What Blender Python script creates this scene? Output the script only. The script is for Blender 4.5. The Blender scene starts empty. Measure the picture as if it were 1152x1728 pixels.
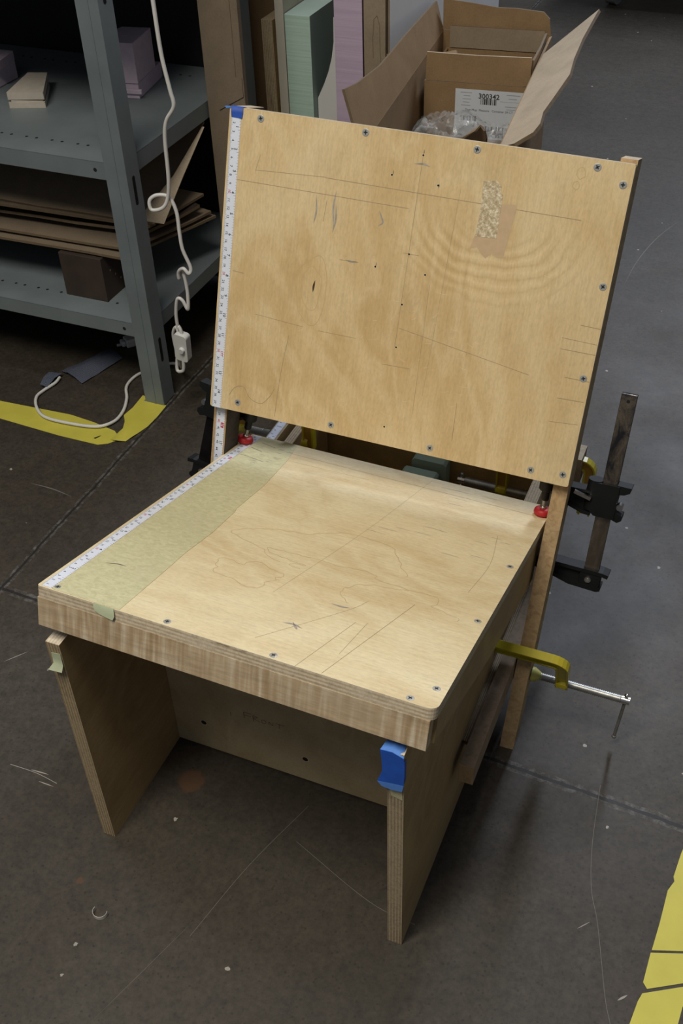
import bpy, bmesh, math, random
from mathutils import Vector, Matrix, noise
random.seed(7)
CM = 0.01
C = bpy.context.scene.collection
sc = bpy.context.scene

# ------------------------------------------------------------------ frames (cm)
def frame(o, x, y, z):
    m = Matrix.Identity(4)
    for i, a in enumerate((x, y, z)):
        a = Vector(a).normalized()
        for r in range(3): m[r][i] = a[r]
    for r in range(3): m[r][3] = o[r]
    return m
FW = Matrix.Identity(4)
FS = frame((0, 0, 42.915), (0.99993, -0.00647, -0.01029), (0.00339, 0.96138, -0.2752), (0.01167, 0.27514, 0.96133))
FB = frame((-0.875, 52.267, 74.216), (0.99933, 0.02587, -0.02594), (0.01619, 0.32348, 0.94609), (0.03287, -0.94588, 0.32285))
def rotf(f, axis, deg, pivot=(0, 0, 0)):
    p = Vector(pivot)
    return f @ Matrix.Translation(p) @ Matrix.Rotation(math.radians(deg), 4, axis)
def shift(f, x, y, z): return f @ Matrix.Translation((x, y, z))

# ------------------------------------------------------------------ materials
MATS = {}
def nt(name):
    m = bpy.data.materials.new(name); m.use_nodes = True
    t = m.node_tree; t.nodes.clear()
    out = t.nodes.new('ShaderNodeOutputMaterial'); b = t.nodes.new('ShaderNodeBsdfPrincipled')
    t.links.new(b.outputs[0], out.inputs[0]); MATS[name] = m
    return m, t, b
def N(t, k, **kw):
    n = t.nodes.new(k)
    for a, v in kw.items():
        if a.startswith('i_'):
            n.inputs[a[2:].replace('_', ' ')].default_value = v
        else: setattr(n, a, v)
    return n
def coords(t, scale=(1, 1, 1), loc=(0, 0, 0), rot=(0, 0, 0), kind='Object'):
    tc = N(t, 'ShaderNodeTexCoord'); mp = N(t, 'ShaderNodeMapping')
    mp.inputs['Scale'].default_value = scale; mp.inputs['Location'].default_value = loc; mp.inputs['Rotation'].default_value = rot
    t.links.new(tc.outputs[kind], mp.inputs[0]); return mp.outputs[0]
def ramp(t, fac, stops):
    r = N(t, 'ShaderNodeValToRGB'); e = r.color_ramp.elements
    while len(e) < len(stops): e.new(0.5)
    for i, (p, c) in enumerate(stops): e[i].position = p; e[i].color = (*c, 1) if len(c) == 3 else c
    t.links.new(fac, r.inputs[0]); return r.outputs[0]
def noisen(t, vec, scale, detail=4, rough=.5, dist=0):
    n = N(t, 'ShaderNodeTexNoise'); n.inputs['Scale'].default_value = scale; n.inputs['Detail'].default_value = detail
    n.inputs['Roughness'].default_value = rough; n.inputs['Distortion'].default_value = dist
    t.links.new(vec, n.inputs['Vector']); return n.outputs['Fac']
def mixc(t, fac, a, b, mode='MIX'):
    m = N(t, 'ShaderNodeMix', data_type='RGBA', blend_type=mode)
    for s, v in ((0, fac), (6, a), (7, b)):
        if isinstance(v, (int, float)): m.inputs[s].default_value = v
        elif isinstance(v, tuple): m.inputs[s].default_value = (*v, 1)
        else: t.links.new(v, m.inputs[s])
    return m.outputs[2]
def mathn(t, op, a, b=None, c=None):
    m = N(t, 'ShaderNodeMath', operation=op)
    for i, v in enumerate((a, b, c)):
        if v is None: continue
        if isinstance(v, (int, float)): m.inputs[i].default_value = v
        else: t.links.new(v, m.inputs[i])
    return m.outputs[0]
def bump(t, b, h, strength=.2, dist=.001):
    n = N(t, 'ShaderNodeBump'); n.inputs['Strength'].default_value = strength; n.inputs['Distance'].default_value = dist
    t.links.new(h, n.inputs['Height']); t.links.new(n.outputs[0], b.inputs['Normal'])
def s2l(r, g, b):
    f = lambda c: (c/255/12.92) if c/255 <= .04045 else ((c/255+.055)/1.055)**2.4
    return (f(r), f(g), f(b))

def plain(name, col, rough=.5, metal=0, var=.12, vscale=30, bstr=0, **kw):
    m, t, b = nt(name)
    v = coords(t)
    f = noisen(t, v, vscale, 5, .6)
    c = ramp(t, f, [(.25, tuple(x*(1-var) for x in col)), (.75, tuple(min(1, x*(1+var)) for x in col))])
    t.links.new(c, b.inputs['Base Color']); b.inputs['Roughness'].default_value = rough; b.inputs['Metallic'].default_value = metal
    for k, val in kw.items(): b.inputs[k.replace('_', ' ')].default_value = val
    if bstr: bump(t, b, noisen(t, v, vscale*6, 3, .7), bstr)
    return m

def veneer(name, light, mid, dark, grain='y', seed=0, rings=1.0, fine=.5, centre=None, contour_strength=.5):
    """birch veneer: soft cathedral contour figure + fine fibres along the grain axis"""
    m, t, b = nt(name)
    sx = (1, .45, 1) if grain == 'y' else (.45, 1, 1)
    big = noisen(t, coords(t, sx, (seed, seed*.7, 0)), 5.5, 3, .5, .7)
    wob = noisen(t, coords(t, (1, 1, 1), (seed, 4, 0)), 42, 3, .6)
    w = mathn(t, 'ADD', mathn(t, 'MULTIPLY', big, 11.0*rings), mathn(t, 'MULTIPLY', wob, .5))
    tri = mathn(t, 'PINGPONG', w, .5)
    line = ramp(t, tri, [(0.0, (1, 1, 1)), (.16, (.25,)*3), (.4, (0, 0, 0))])
    gate = ramp(t, noisen(t, coords(t, (1, 1, 1), (seed+8, 1, 0)), 6, 2), [(.42, (0,)*3), (.62, (1,)*3)])
    blot = noisen(t, coords(t, sx, (seed+3, 1, 0)), 8.0, 5, .6, .8)
    c = ramp(t, blot, [(.32, dark), (.5, mid), (.68, light)])
    c = mixc(t, mathn(t, 'MULTIPLY', mathn(t, 'MULTIPLY', line, gate), contour_strength), c, dark)
    c = mixc(t, ramp(t, tri, [(.2, (0,)*3), (.5, (.50,)*3)]), c, light)
    if centre:
        tc = N(t, 'ShaderNodeTexCoord'); sp = N(t, 'ShaderNodeSeparateXYZ'); t.links.new(tc.outputs['Object'], sp.inputs[0])
        dx = mathn(t, 'SUBTRACT', sp.outputs[0], centre[0]); dy = mathn(t, 'MULTIPLY', mathn(t, 'SUBTRACT', sp.outputs[1], centre[1]), 1.12)
        r = mathn(t, 'SQRT', mathn(t, 'ADD', mathn(t, 'MULTIPLY', dx, dx), mathn(t, 'MULTIPLY', dy, dy)))
        n1 = noisen(t, coords(t, (1, 1, 1), (7, 1, 0)), 16, 2, .45)
        rr = mathn(t, 'ADD', r, mathn(t, 'MULTIPLY', n1, .030))
        ring = mathn(t, 'PINGPONG', mathn(t, 'MULTIPLY', rr, 70), .5)
        win = ramp(t, r, [(.045, (0,)*3), (.07, (1,)*3), (.10, (1,)*3), (.15, (0,)*3)])
        low = ramp(t, mathn(t, 'DIVIDE', mathn(t, 'MULTIPLY', dy, -1), r), [(.1, (.12,)*3), (.7, (1,)*3)])
        k = mathn(t, 'MULTIPLY', win, low)
        c = mixc(t, mathn(t, 'MULTIPLY', k, mathn(t, 'MULTIPLY', ramp(t, ring, [(.1, (0,)*3), (.5, (1,)*3)]), .42)), c, tuple(min(1, x*1.22) for x in light))
        c = mixc(t, mathn(t, 'MULTIPLY', k, ramp(t, ring, [(0, (.45,)*3), (.14, (0,)*3)])), c, dark)
    fx = (1, .06, 1) if grain == 'y' else (.06, 1, 1)
    fib = noisen(t, coords(t, fx, (seed, 0, 0)), 300, 4, .7)
    c = mixc(t, 1.0, c, ramp(t, fib, [(.35, (1-.20*fine,)*3), (.6, (1, 1, 1))]), 'MULTIPLY')
    fx2 = (1, .35, 1) if grain == 'y' else (.35, 1, 1)
    fleck = noisen(t, coords(t, fx2, (seed*2, 0, 0)), 420, 3, .65)
    c = mixc(t, 1.0, c, ramp(t, fleck, [(.32, (.90,)*3), (.55, (1, 1, 1)), (.75, (1.04, 1.04, 1.04))]), 'MULTIPLY')
    dirt = noisen(t, coords(t, (1, 1, 1), (seed*5, 0, 0)), 9, 6, .7)
    c = mixc(t, ramp(t, dirt, [(.56, (0, 0, 0)), (.8, (.22,)*3)]), c, (.24, .19, .12))
    t.links.new(c, b.inputs['Base Color']); b.inputs['Roughness'].default_value = .45
    b.inputs['Specular IOR Level'].default_value = .35
    bump(t, b, fib, .08, .0004)
    return m
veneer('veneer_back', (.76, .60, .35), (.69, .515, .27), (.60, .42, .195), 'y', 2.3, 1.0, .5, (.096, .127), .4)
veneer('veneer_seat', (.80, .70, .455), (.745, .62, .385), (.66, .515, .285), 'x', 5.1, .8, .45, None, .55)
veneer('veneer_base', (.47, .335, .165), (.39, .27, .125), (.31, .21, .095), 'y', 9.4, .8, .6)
veneer('veneer_front', (.56, .45, .27), (.49, .385, .22), (.42, .32, .175), 'y', 4.2, .6, .4)

def plyedge(name, axis, pitch_cm, a=(.70, .60, .44), bcol=(.46, .345, .205), streak=(.6, .6, .6)):
    m, t, b = nt(name)
    tc = N(t, 'ShaderNodeTexCoord'); sp = N(t, 'ShaderNodeSeparateXYZ'); t.links.new(tc.outputs['Object'], sp.inputs[0])
    nz = noisen(t, coords(t, streak), 14, 4, .6)
    s = mathn(t, 'ADD', mathn(t, 'MULTIPLY', sp.outputs[axis], 100/pitch_cm), mathn(t, 'MULTIPLY', nz, .35))
    f = mathn(t, 'PINGPONG', s, .5)
    amp = ramp(t, noisen(t, coords(t, (1, 1, 1), (5, 5, 5)), 16, 3), [(.38, (.35,)*3), (.62, (1,)*3)])
    c = mixc(t, amp, tuple(x*.9 for x in a), ramp(t, f, [(.10, bcol), (.24, tuple((x+y)/2 for x, y in zip(a, bcol))), (.36, a)]))
    c2 = mixc(t, 1.0, c, ramp(t, noisen(t, coords(t), 240, 4, .7), [(.3, (.70,)*3), (.58, (1, 1, 1))]), 'MULTIPLY')
    gap = noisen(t, coords(t, (.6, .6, 4) if axis == 2 else (4, 4, .5)), 22, 3, .6)
    c2 = mixc(t, ramp(t, gap, [(.68, (0,)*3), (.74, (.7,)*3)]), c2, (.10, .07, .045))
    t.links.new(c2, b.inputs['Base Color']); b.inputs['Roughness'].default_value = .7
    return m
plyedge('edge_z', 2, .42)
plyedge('edge_x', 0, .36, (.50, .40, .255), (.27, .19, .11), (1, 1, .5))
plyedge('edge_top', 0, .36, (.86, .76, .60), (.62, .50, .34), (1, .5, 1))
plyedge('edge_leg', 0, .36, (.50, .39, .23), (.25, .17, .09), (1, 1, .5))
plyedge('edge_dark', 0, .24, (.36, .27, .16), (.10, .07, .04))
plyedge('edge_panel', 2, .5, (.62, .52, .36), (.40, .30, .18))

def apron_mat():
    m, t, b = nt('apron_wood')
    f = noisen(t, coords(t, (1, 1, .09), (1.3, 0, 0)), 130, 3, .5, .15)
    g = noisen(t, coords(t, (.10, 1, 1)), 420, 4, .7)
    g2 = noisen(t, coords(t, (.15, 1, 1), (3, 0, 0)), 120, 3, .6)
    big = noisen(t, coords(t, (1, 1, .3)), 11, 2)
    c = ramp(t, f, [(.36, (.40, .28, .155)), (.48, (.50, .37, .225)), (.56, (.60, .48, .32)), (.66, (.72, .62, .46))])
    c = mixc(t, ramp(t, big, [(.42, (0, 0, 0)), (.62, (.7,)*3)]), c, (.56, .435, .28))
    c = mixc(t, 1.0, c, ramp(t, g, [(.3, (.80,)*3), (.6, (1, 1, 1))]), 'MULTIPLY')
    c = mixc(t, 1.0, c, ramp(t, g2, [(.35, (.86,)*3), (.6, (1, 1, 1))]), 'MULTIPLY')
    d = noisen(t, coords(t, (1, 1, .5), (9, 0, 0)), 26, 2)
    c = mixc(t, ramp(t, d, [(.68, (0,)*3), (.76, (.5,)*3)]), c, (.22, .14, .075))
    t.links.new(c, b.inputs['Base Color']); b.inputs['Roughness'].default_value = .5
apron_mat()
def mdf(name, a, bcol, scale=70):
    m, t, b = nt(name)
    v = coords(t, (1, 1, .4)); f = noisen(t, v, scale, 6, .75, 1.2)
    c = ramp(t, f, [(.36, bcol), (.52, a), (.7, tuple(x*1.2 for x in a))])
    t.links.new(c, b.inputs['Base Color']); b.inputs['Roughness'].default_value = .75
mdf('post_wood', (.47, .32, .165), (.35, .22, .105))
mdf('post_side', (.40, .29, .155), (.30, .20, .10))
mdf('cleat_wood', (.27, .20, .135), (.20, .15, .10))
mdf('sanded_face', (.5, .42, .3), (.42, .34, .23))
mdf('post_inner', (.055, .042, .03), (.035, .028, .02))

def card(name, a, sc_=18, flute=0):
    m, t, b = nt(name)
    v = coords(t); f = noisen(t, v, sc_, 5, .6)
    c = ramp(t, f, [(.3, tuple(x*.86 for x in a)), (.7, tuple(x*1.1 for x in a))])
    fib = noisen(t, v, 350, 3, .7)
    c = mixc(t, 1.0, c, ramp(t, fib, [(.3, (.86,)*3), (.6, (1, 1, 1))]), 'MULTIPLY')
    t.links.new(c, b.inputs['Base Color']); b.inputs['Roughness'].default_value = .8
    return m
card('cardboard', (.29, .185, .09)); card('cardboard_pale', (.47, .38, .27)); card('cardboard_old', (.22, .17, .115)); card('cardboard_edge', (.17, .12, .07), 90)
card('cardboard_grey', (.31, .24, .16))
plain('steel_grey_paint', (.165, .195, .205), .45, 0, .16, 9, .06)
plain('near_black', (.012, .012, .013), .8)
plain('black_paint', (.006, .0068, .007), .5, 0, .3, 40, .15, Specular_IOR_Level=.3)
plain('dark_bar', (.022, .02, .02), .33, .8, .5, 25)
def scuffs_reflections():  # scuffs, plus dark and bright mirror reflections put into the steel colour
    m, t, b = nt('bar_steel')
    f = noisen(t, coords(t, (1, 1, .5)), 42, 6, .7, .6); g = noisen(t, coords(t, (1, 1, .3)), 9, 2)
    c = ramp(t, f, [(.40, (.05, .055, .065)), (.50, (.20, .17, .14)), (.62, (.30, .26, .21)), (.70, (.8, .76, .7))])
    c = mixc(t, ramp(t, g, [(.45, (0,)*3), (.6, (.75,)*3)]), c, (.33, .27, .21))
    t.links.new(c, b.inputs['Base Color']); b.inputs['Metallic'].default_value = .9
    t.links.new(ramp(t, f, [(.3, (.12,)*3), (.7, (.4,)*3)]), b.inputs['Roughness'])
scuffs_reflections()
plain('chrome', (.72, .70, .67), .2, 1, .08, 50)
plain('screw_steel', (.34, .34, .32), .42, .8, .3, 90)
plain('screw_head', (.40, .41, .40), .38, .35, .2, 200)
plain('dark_hole', (.008, .007, .006), .9)
plain('red_vinyl', (.46, .016, .02), .5, 0, .2, 40)
plain('yellow_enamel', (.56, .47, .025), .28, 0, .15, 20, .05, Coat_Weight=.6)
plain('yellow_pad', (.50, .47, .12), .45, 0, .1, 30)
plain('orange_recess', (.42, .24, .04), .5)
plain('yellow_vinyl', (.56, .50, .07), .5, 0, .09, 16, .03)
plain('ruler_white', (.72, .76, .86), .4, 0, .03, 30)
plain('ruler_black', (.015, .015, .02), .6)
plain('ruler_red', (.55, .03, .05), .6)
plain('blue_tape', (.018, .075, .40), .5, 0, .3, 60, .1)
plain('blue_tape_bright', (.02, .11, .55), .42, 0, .15, 60)
plain('blue_tape_pale', (.10, .27, .75), .45, 0, .25, 80)
plain('green_tape', (.50, .55, .36), .5, 0, .1, 60)
plain('tape_residue', (.56, .40, .24), .7, 0, .08, 120)
plain('pencil', (.37, .275, .165), .8)
plain('pencil_dark', (.12, .10, .09), .7)
plain('scratch', (.80, .66, .42), .6)
plain('stain', (.34, .31, .27), .7, 0, .3, 120)
plain('knot', (.06, .035, .015), .8)
plain('white_plastic', (.70, .71, .69), .3, 0, .05, 20)
plain('cord_white', (.66, .65, .62), .4, 0, .05, 20)
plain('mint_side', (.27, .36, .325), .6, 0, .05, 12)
plain('white_board', (.76, .76, .75), .45, 0, .05, 6)
plain('paper_white', (.62, .62, .60), .6, 0, .05, 10)
plain('pale_board', (.50, .47, .39), .6, 0, .08, 10)
plain('mint_block', (.33, .45, .39), .65, 0, .06, 60)
plain('lilac_block', (.56, .46, .55), .75, 0, .10, 80)
plain('tan_foam', (.50, .45, .38), .8, 0, .10, 60)
plain('label_paper', (.62, .65, .68), .5, 0, .04, 20)
plain('label_ink', (.05, .05, .055), .6)
plain('label_grey', (.36, .38, .40), .6)
plain('rubber', (.05, .05, .05), .6)
plain('wheel_grey', (.16, .17, .17), .6)
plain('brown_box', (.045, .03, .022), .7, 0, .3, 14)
plain('wood_shaving', (.6, .56, .5), .6)
def layered(name, a, bcol, ax=(3, 1, 60), sc_=3.0, d=.5):
    m, t, b = nt(name)
    f = noisen(t, coords(t, ax), sc_, 6, .7)
    c = ramp(t, f, [(.35, bcol), (.65, a)])
    t.links.new(c, b.inputs['Base Color']); b.inputs['Roughness'].default_value = .65
    bump(t, b, f, .3, .002)
layered('mint_foam', (.46, .62, .53), (.39, .54, .455), (1.5, 1, 70))
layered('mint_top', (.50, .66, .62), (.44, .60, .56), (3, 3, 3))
layered('lilac_foam', (.56, .44, .56), (.48, .37, .49), (1, 1, 30))
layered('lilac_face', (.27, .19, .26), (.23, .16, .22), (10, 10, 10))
def masking():
    m, t, b = nt('masking_paper')
    f = noisen(t, coords(t, (1, 1.6, 1)), 120, 4, .6, .8); g = noisen(t, coords(t), 12, 3)
    c = ramp(t, f, [(.35, (.50, .47, .27)), (.65, (.62, .585, .36))])
    c = mixc(t, ramp(t, g, [(.4, (0,)*3), (.7, (.3,)*3)]), c, (.50, .45, .30))
    t.links.new(c, b.inputs['Base Color']); b.inputs['Roughness'].default_value = .6
masking()
def plastic():
    m, t, b = nt('clear_plastic')
    b.inputs['Base Color'].default_value = (.9, .92, .93, 1); b.inputs['Roughness'].default_value = .12
    b.inputs['Alpha'].default_value = .28; b.inputs['Specular IOR Level'].default_value = 1
    f = noisen(t, coords(t), 40, 3); bump(t, b, f, .4, .002)
    cr = ramp(t, f, [(.42, (.03,)*3), (.7, (.2,)*3)])
    t.links.new(cr, b.inputs['Alpha'])
plastic()
def foil():
    m, t, b = nt('pouch_foil')
    v = coords(t, (1, 1, 1), (0, 0, 0), (0, 0, math.radians(38)))
    w = N(t, 'ShaderNodeTexWave', wave_type='BANDS', bands_direction='Y'); w.inputs['Scale'].default_value = 150; w.inputs['Distortion'].default_value = 3
    w.inputs['Detail'].default_value = 2; t.links.new(v, w.inputs['Vector'])
    c = ramp(t, w.outputs['Fac'], [(.2, (.06, .07, .11)), (.8, (.20, .22, .28))])
    t.links.new(c, b.inputs['Base Color']); b.inputs['Roughness'].default_value = .25; b.inputs['Metallic'].default_value = .3
    bump(t, b, noisen(t, coords(t), 60, 3), .5, .003)
foil()

def concrete():
    m, t, b = nt('concrete')
    tc = N(t, 'ShaderNodeTexCoord'); P = tc.outputs['Object']
    sp = N(t, 'ShaderNodeSeparateXYZ'); t.links.new(P, sp.inputs[0])
    x, y = sp.outputs[0], sp.outputs[1]
    def nz(s, d=5, r=.6, ds=0, off=0):
        return noisen(t, coords(t, (1, 1, 1), (off, off*.5, 0)), s, d, r, ds)
    c = ramp(t, nz(1.6, 6, .62, .4), [(.3, (.035, .0285, .020)), (.5, (.048, .040, .0295)), (.72, (.064, .0555, .0435))])
    c = mixc(t, ramp(t, nz(5, 4, .6, 0, 4), [(.45, (0,)*3), (.75, (.5,)*3)]), c, (.058, .043, .032))
    c = mixc(t, 1.0, c, ramp(t, nz(130, 5, .75), [(.3, (.62,)*3), (.5, (1.0,)*3), (.72, (1.32,)*3)]), 'MULTIPLY')
    c = mixc(t, 1.0, c, ramp(t, nz(45, 4, .6, 0, 11), [(.3, (.80,)*3), (.5, (1,)*3), (.72, (1.18,)*3)]), 'MULTIPLY')
    def vor(scale, off):
        v = N(t, 'ShaderNodeTexVoronoi'); v.inputs['Scale'].default_value = scale
        t.links.new(coords(t, (1, 1, 1), (off, off, 0)), v.inputs['Vector']); return v
    v1 = vor(170, 1); sel = N(t, 'ShaderNodeSeparateColor'); t.links.new(v1.outputs['Color'], sel.inputs[0])
    pit = mathn(t, 'MULTIPLY', mathn(t, 'LESS_THAN', v1.outputs['Distance'], .26), mathn(t, 'GREATER_THAN', sel.outputs[0], .80))
    c = mixc(t, mathn(t, 'MULTIPLY', pit, .5), c, (.016, .013, .012))
    v2 = vor(26, 3); sel2 = N(t, 'ShaderNodeSeparateColor'); t.links.new(v2.outputs['Color'], sel2.inputs[0])
    wn = noisen(t, coords(t), 300, 2)
    fleck = mathn(t, 'MULTIPLY', mathn(t, 'LESS_THAN', mathn(t, 'ADD', v2.outputs['Distance'], mathn(t, 'MULTIPLY', wn, .12)), .13), mathn(t, 'GREATER_THAN', sel2.outputs[1], .86))
    c = mixc(t, mathn(t, 'MULTIPLY', fleck, .8), c, (.42, .39, .34))
    # rust spots
    for (rx, ry, rr) in ((.013, -.085, .011), (.072, .095, .025)):
        dx = mathn(t, 'SUBTRACT', x, rx); dy = mathn(t, 'SUBTRACT', y, ry)
        dd = mathn(t, 'SQRT', mathn(t, 'ADD', mathn(t, 'MULTIPLY', dx, dx), mathn(t, 'MULTIPLY', dy, dy)))
        dd = mathn(t, 'ADD', dd, mathn(t, 'MULTIPLY', nz(90, 2), .01))
        c = mixc(t, ramp(t, mathn(t, 'DIVIDE', dd, rr), [(.8, (.75,)*3), (1.5, (0,)*3)]), c, (.11, .055, .028))
    # sawn joints
    wob = mathn(t, 'MULTIPLY', mathn(t, 'SUBTRACT', nz(14, 4, .7), .5), .012)
    jx = mathn(t, 'ABSOLUTE', mathn(t, 'ADD', mathn(t, 'ADD', x, .393), wob))
    jy = mathn(t, 'ABSOLUTE', mathn(t, 'ADD', mathn(t, 'SUBTRACT', mathn(t, 'ADD', y, mathn(t, 'MULTIPLY', x, .042)), .2925), wob))
    m1 = mathn(t, 'MULTIPLY', mathn(t, 'LESS_THAN', jx, .0022), mathn(t, 'GREATER_THAN', y, .29))
    m2 = mathn(t, 'MULTIPLY', mathn(t, 'LESS_THAN', jy, .0026), mathn(t, 'GREATER_THAN', x, -.40))
    h1 = mathn(t, 'MULTIPLY', mathn(t, 'LESS_THAN', jx, .007), mathn(t, 'GREATER_THAN', y, .29))
    h2 = mathn(t, 'MULTIPLY', mathn(t, 'LESS_THAN', jy, .0085), mathn(t, 'GREATER_THAN', x, -.40))
    chip = ramp(t, nz(70, 5, .75, 0, 2), [(.46, (0,)*3), (.66, (1,)*3)])
    halo = mathn(t, 'MULTIPLY', mathn(t, 'MAXIMUM', h1, h2), chip)
    c = mixc(t, mathn(t, 'MULTIPLY', halo, .5), c, (.24, .235, .22))
    jm = mathn(t, 'MAXIMUM', m1, m2)
    c = mixc(t, mathn(t, 'MULTIPLY', jm, .88), c, (.014, .013, .013))
    t.links.new(c, b.inputs['Base Color'])
    r = ramp(t, nz(6, 4, .6, 0, 7), [(.3, (.50,)*3), (.7, (.60,)*3)])
    t.links.new(r, b.inputs['Roughness']); b.inputs['Specular IOR Level'].default_value = .4
    h = mathn(t, 'SUBTRACT', mathn(t, 'MULTIPLY', nz(130, 5, .75), .3), mathn(t, 'MULTIPLY', jm, 1.5))
    h = mathn(t, 'SUBTRACT', h, pit)
    bump(t, b, h, .35, .0012)
concrete()

# ------------------------------------------------------------------ mesh builder
def spline(pts, k=8):
    P = [Vector(p) for p in pts]; P = [P[0]*2-P[1]]+P+[P[-1]*2-P[-2]]; out = []
    for i in range(1, len(P)-2):
        a, b_, c, d = P[i-1:i+3]
        for j in range(k):
            t = j/k; out.append(.5*((2*b_)+(c-a)*t+(2*a-5*b_+4*c-d)*t*t+(3*b_-a-3*c+d)*t**3))
    out.append(P[-2]); return out

WORLD = {}
class MB:
    def __init__(s): s.v = []; s.f = []; s.mi = []; s.mats = []; s.smooth = []
    def m(s, name):
        if name not in s.mats: s.mats.append(name)
        return s.mats.index(name)
    def add(s, vs, fs, mat, smooth=False):
        o = len(s.v); s.v += [Vector(v) for v in vs]
        k = s.m(mat)
        for f in fs: s.f.append([i+o for i in f]); s.mi.append(k); s.smooth.append(smooth)
    def box(s, x0, x1, y0, y1, z0, z1, mat, faces=None):
        """faces: dict of overrides {'+x': mat ...}"""
        vs = [(x, y, z) for z in (z0, z1) for y in (y0, y1) for x in (x0, x1)]
        F = {'-z': [0, 2, 3, 1], '+z': [4, 5, 7, 6], '-y': [0, 1, 5, 4], '+y': [2, 6, 7, 3], '-x': [0, 4, 6, 2], '+x': [1, 3, 7, 5]}
        o = len(s.v); s.v += [Vector(v) for v in vs]
        for k, f in F.items():
            mm = (faces or {}).get(k, mat)
            s.f.append([i+o for i in f]); s.mi.append(s.m(mm)); s.smooth.append(False)
        return s
    def prism(s, outer, a0, a1, mat, plane='yz', holes=(), side=None):
        """outer polygon in `plane` (2 coords), extruded along the third axis a0..a1"""
        def P(p, a):
            return {'yz': (a, p[0], p[1]), 'xz': (p[0], a, p[1]), 'xy': (p[0], p[1], a)}[plane]
        bm = bmesh.new()
        loops = []
        for L in [outer]+list(holes):
            vs = [bm.verts.new(P(p, 0)) for p in L]
            loops.append([bm.edges.new((vs[i], vs[(i+1) % len(vs)])) for i in range(len(vs))])
        nrm = {'yz': Vector((1, 0, 0)), 'xz': Vector((0, 1, 0)), 'xy': Vector((0, 0, 1))}[plane]
        if holes:
            bmesh.ops.triangle_fill(bm, edges=[e for l in loops for e in l], use_beauty=True, normal=nrm)
        else:
            bm.faces.new(bm.verts[:])
        bm.verts.index_update()
        tri = [[v.index for v in f.verts] for f in bm.faces]
        flat = [v.co.copy() for v in bm.verts]; bm.free()
        d0, d1 = nrm*a0, nrm*a1
        n = len(flat)
        s.add([v+d0 for v in flat]+[v+d1 for v in flat], [t[::-1] for t in tri]+[[i+n for i in t] for t in tri], mat)
        k = 0
        for L in [outer]+list(holes):
            m = len(L)
            o = len(s.v)
            s.add([Vector(P(p, a0)) for p in L]+[Vector(P(p, a1)) for p in L], [[i, (i+1) % m, (i+1) % m+m, i+m] for i in range(m)], side or mat)
        return s
    def tube(s, pts, r, mat, n=10, closed=False, caps=True):
        pts = [Vector(p) for p in pts]; rings = []
        rr = r if isinstance(r, (list, tuple)) else [r]*len(pts)
        up = None; o = len(s.v); vs = []; fs = []
        for i, p in enumerate(pts):
            a = pts[i-1] if i else pts[i]; b_ = pts[i+1] if i < len(pts)-1 else pts[i]
            d = (b_-a); d = d.normalized() if d.length > 1e-9 else Vector((0, 0, 1))
            if up is None:
                up = Vector((0, 0, 1)) if abs(d.z) < .9 else Vector((1, 0, 0))
            e1 = (up-d*up.dot(d)); e1 = e1.normalized() if e1.length > 1e-6 else d.orthogonal().normalized()
            e2 = d.cross(e1); up = e1
            for k in range(n):
                an = 2*math.pi*k/n; vs.append(p+(e1*math.cos(an)+e2*math.sin(an))*rr[i])
        for i in range(len(pts)-1):
            for k in range(n):
                fs.append([i*n+k, i*n+(k+1) % n, (i+1)*n+(k+1) % n, (i+1)*n+k])
        s.add(vs, fs, mat, True)
        if caps:
            L = len(pts)-1
            s.add([vs[k] for k in range(n)], [list(range(n))[::-1]], mat)
            s.add([vs[L*n+k] for k in range(n)], [list(range(n))], mat)
        return s
    def thread(s, p0, p1, r, pitch, mat, n=14):
        p0, p1 = Vector(p0), Vector(p1); L = (p1-p0).length; k = max(2, int(L/pitch)); pts = []; rr = []
        for i in range(2*k+1):
            pts.append(p0.lerp(p1, i/(2*k))); rr.append(r if i % 2 else r*.8)
        return s.tube(pts, rr, mat, n)
    def sphere(s, c, r, mat, n=16, sq=(1, 1, 1)):
        c = Vector(c); vs = []; fs = []; m = n//2
        for j in range(m+1):
            th = math.pi*j/m
            for i in range(n):
                ph = 2*math.pi*i/n
                vs.append(c+Vector((r*sq[0]*math.sin(th)*math.cos(ph), r*sq[1]*math.sin(th)*math.sin(ph), r*sq[2]*math.cos(th))))
        for j in range(m):
            for i in range(n):
                fs.append([j*n+i, (j+1)*n+i, (j+1)*n+(i+1) % n, j*n+(i+1) % n])
        s.add(vs, fs, mat, True); return s
    def disc(s, c, r, mat, z=0, n=16):
        s.add([(c[0]+r*math.cos(2*math.pi*i/n), c[1]+r*math.sin(2*math.pi*i/n), z) for i in range(n)], [list(range(n))], mat); return s
    def ribbon(s, pts, w, mat, z=.012, taper=False):
        """thin mark lying in the local xy plane"""
        if 3 <= len(pts) <= 12:
            P = [Vector((p[0], p[1], 0)) for p in pts]; pts = spline(P, 6)
        elif len(pts) == 2 and taper: pts = [(pts[0][0]+(pts[1][0]-pts[0][0])*i/6, pts[0][1]+(pts[1][1]-pts[0][1])*i/6) for i in range(7)]
        pts = [Vector((p[0], p[1], 0)) for p in pts]; vs = []; n = len(pts)
        for i, p in enumerate(pts):
            d = (pts[min(i+1, n-1)]-pts[max(i-1, 0)]).normalized(); e = Vector((-d.y, d.x, 0))
            ww = w*.5*(math.sin(math.pi*(i+.15)/(n-.7)) if taper else 1)
            vs += [p+e*ww+Vector((0, 0, z)), p-e*ww+Vector((0, 0, z))]
        s.add(vs, [[2*i, 2*i+1, 2*i+3, 2*i+2] for i in range(n-1)], mat); return s
    def poly(s, pts, mat, z=None):
        s.add([(p[0], p[1], z) if z is not None else p for p in pts], [list(range(len(pts)))], mat); return s
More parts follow.
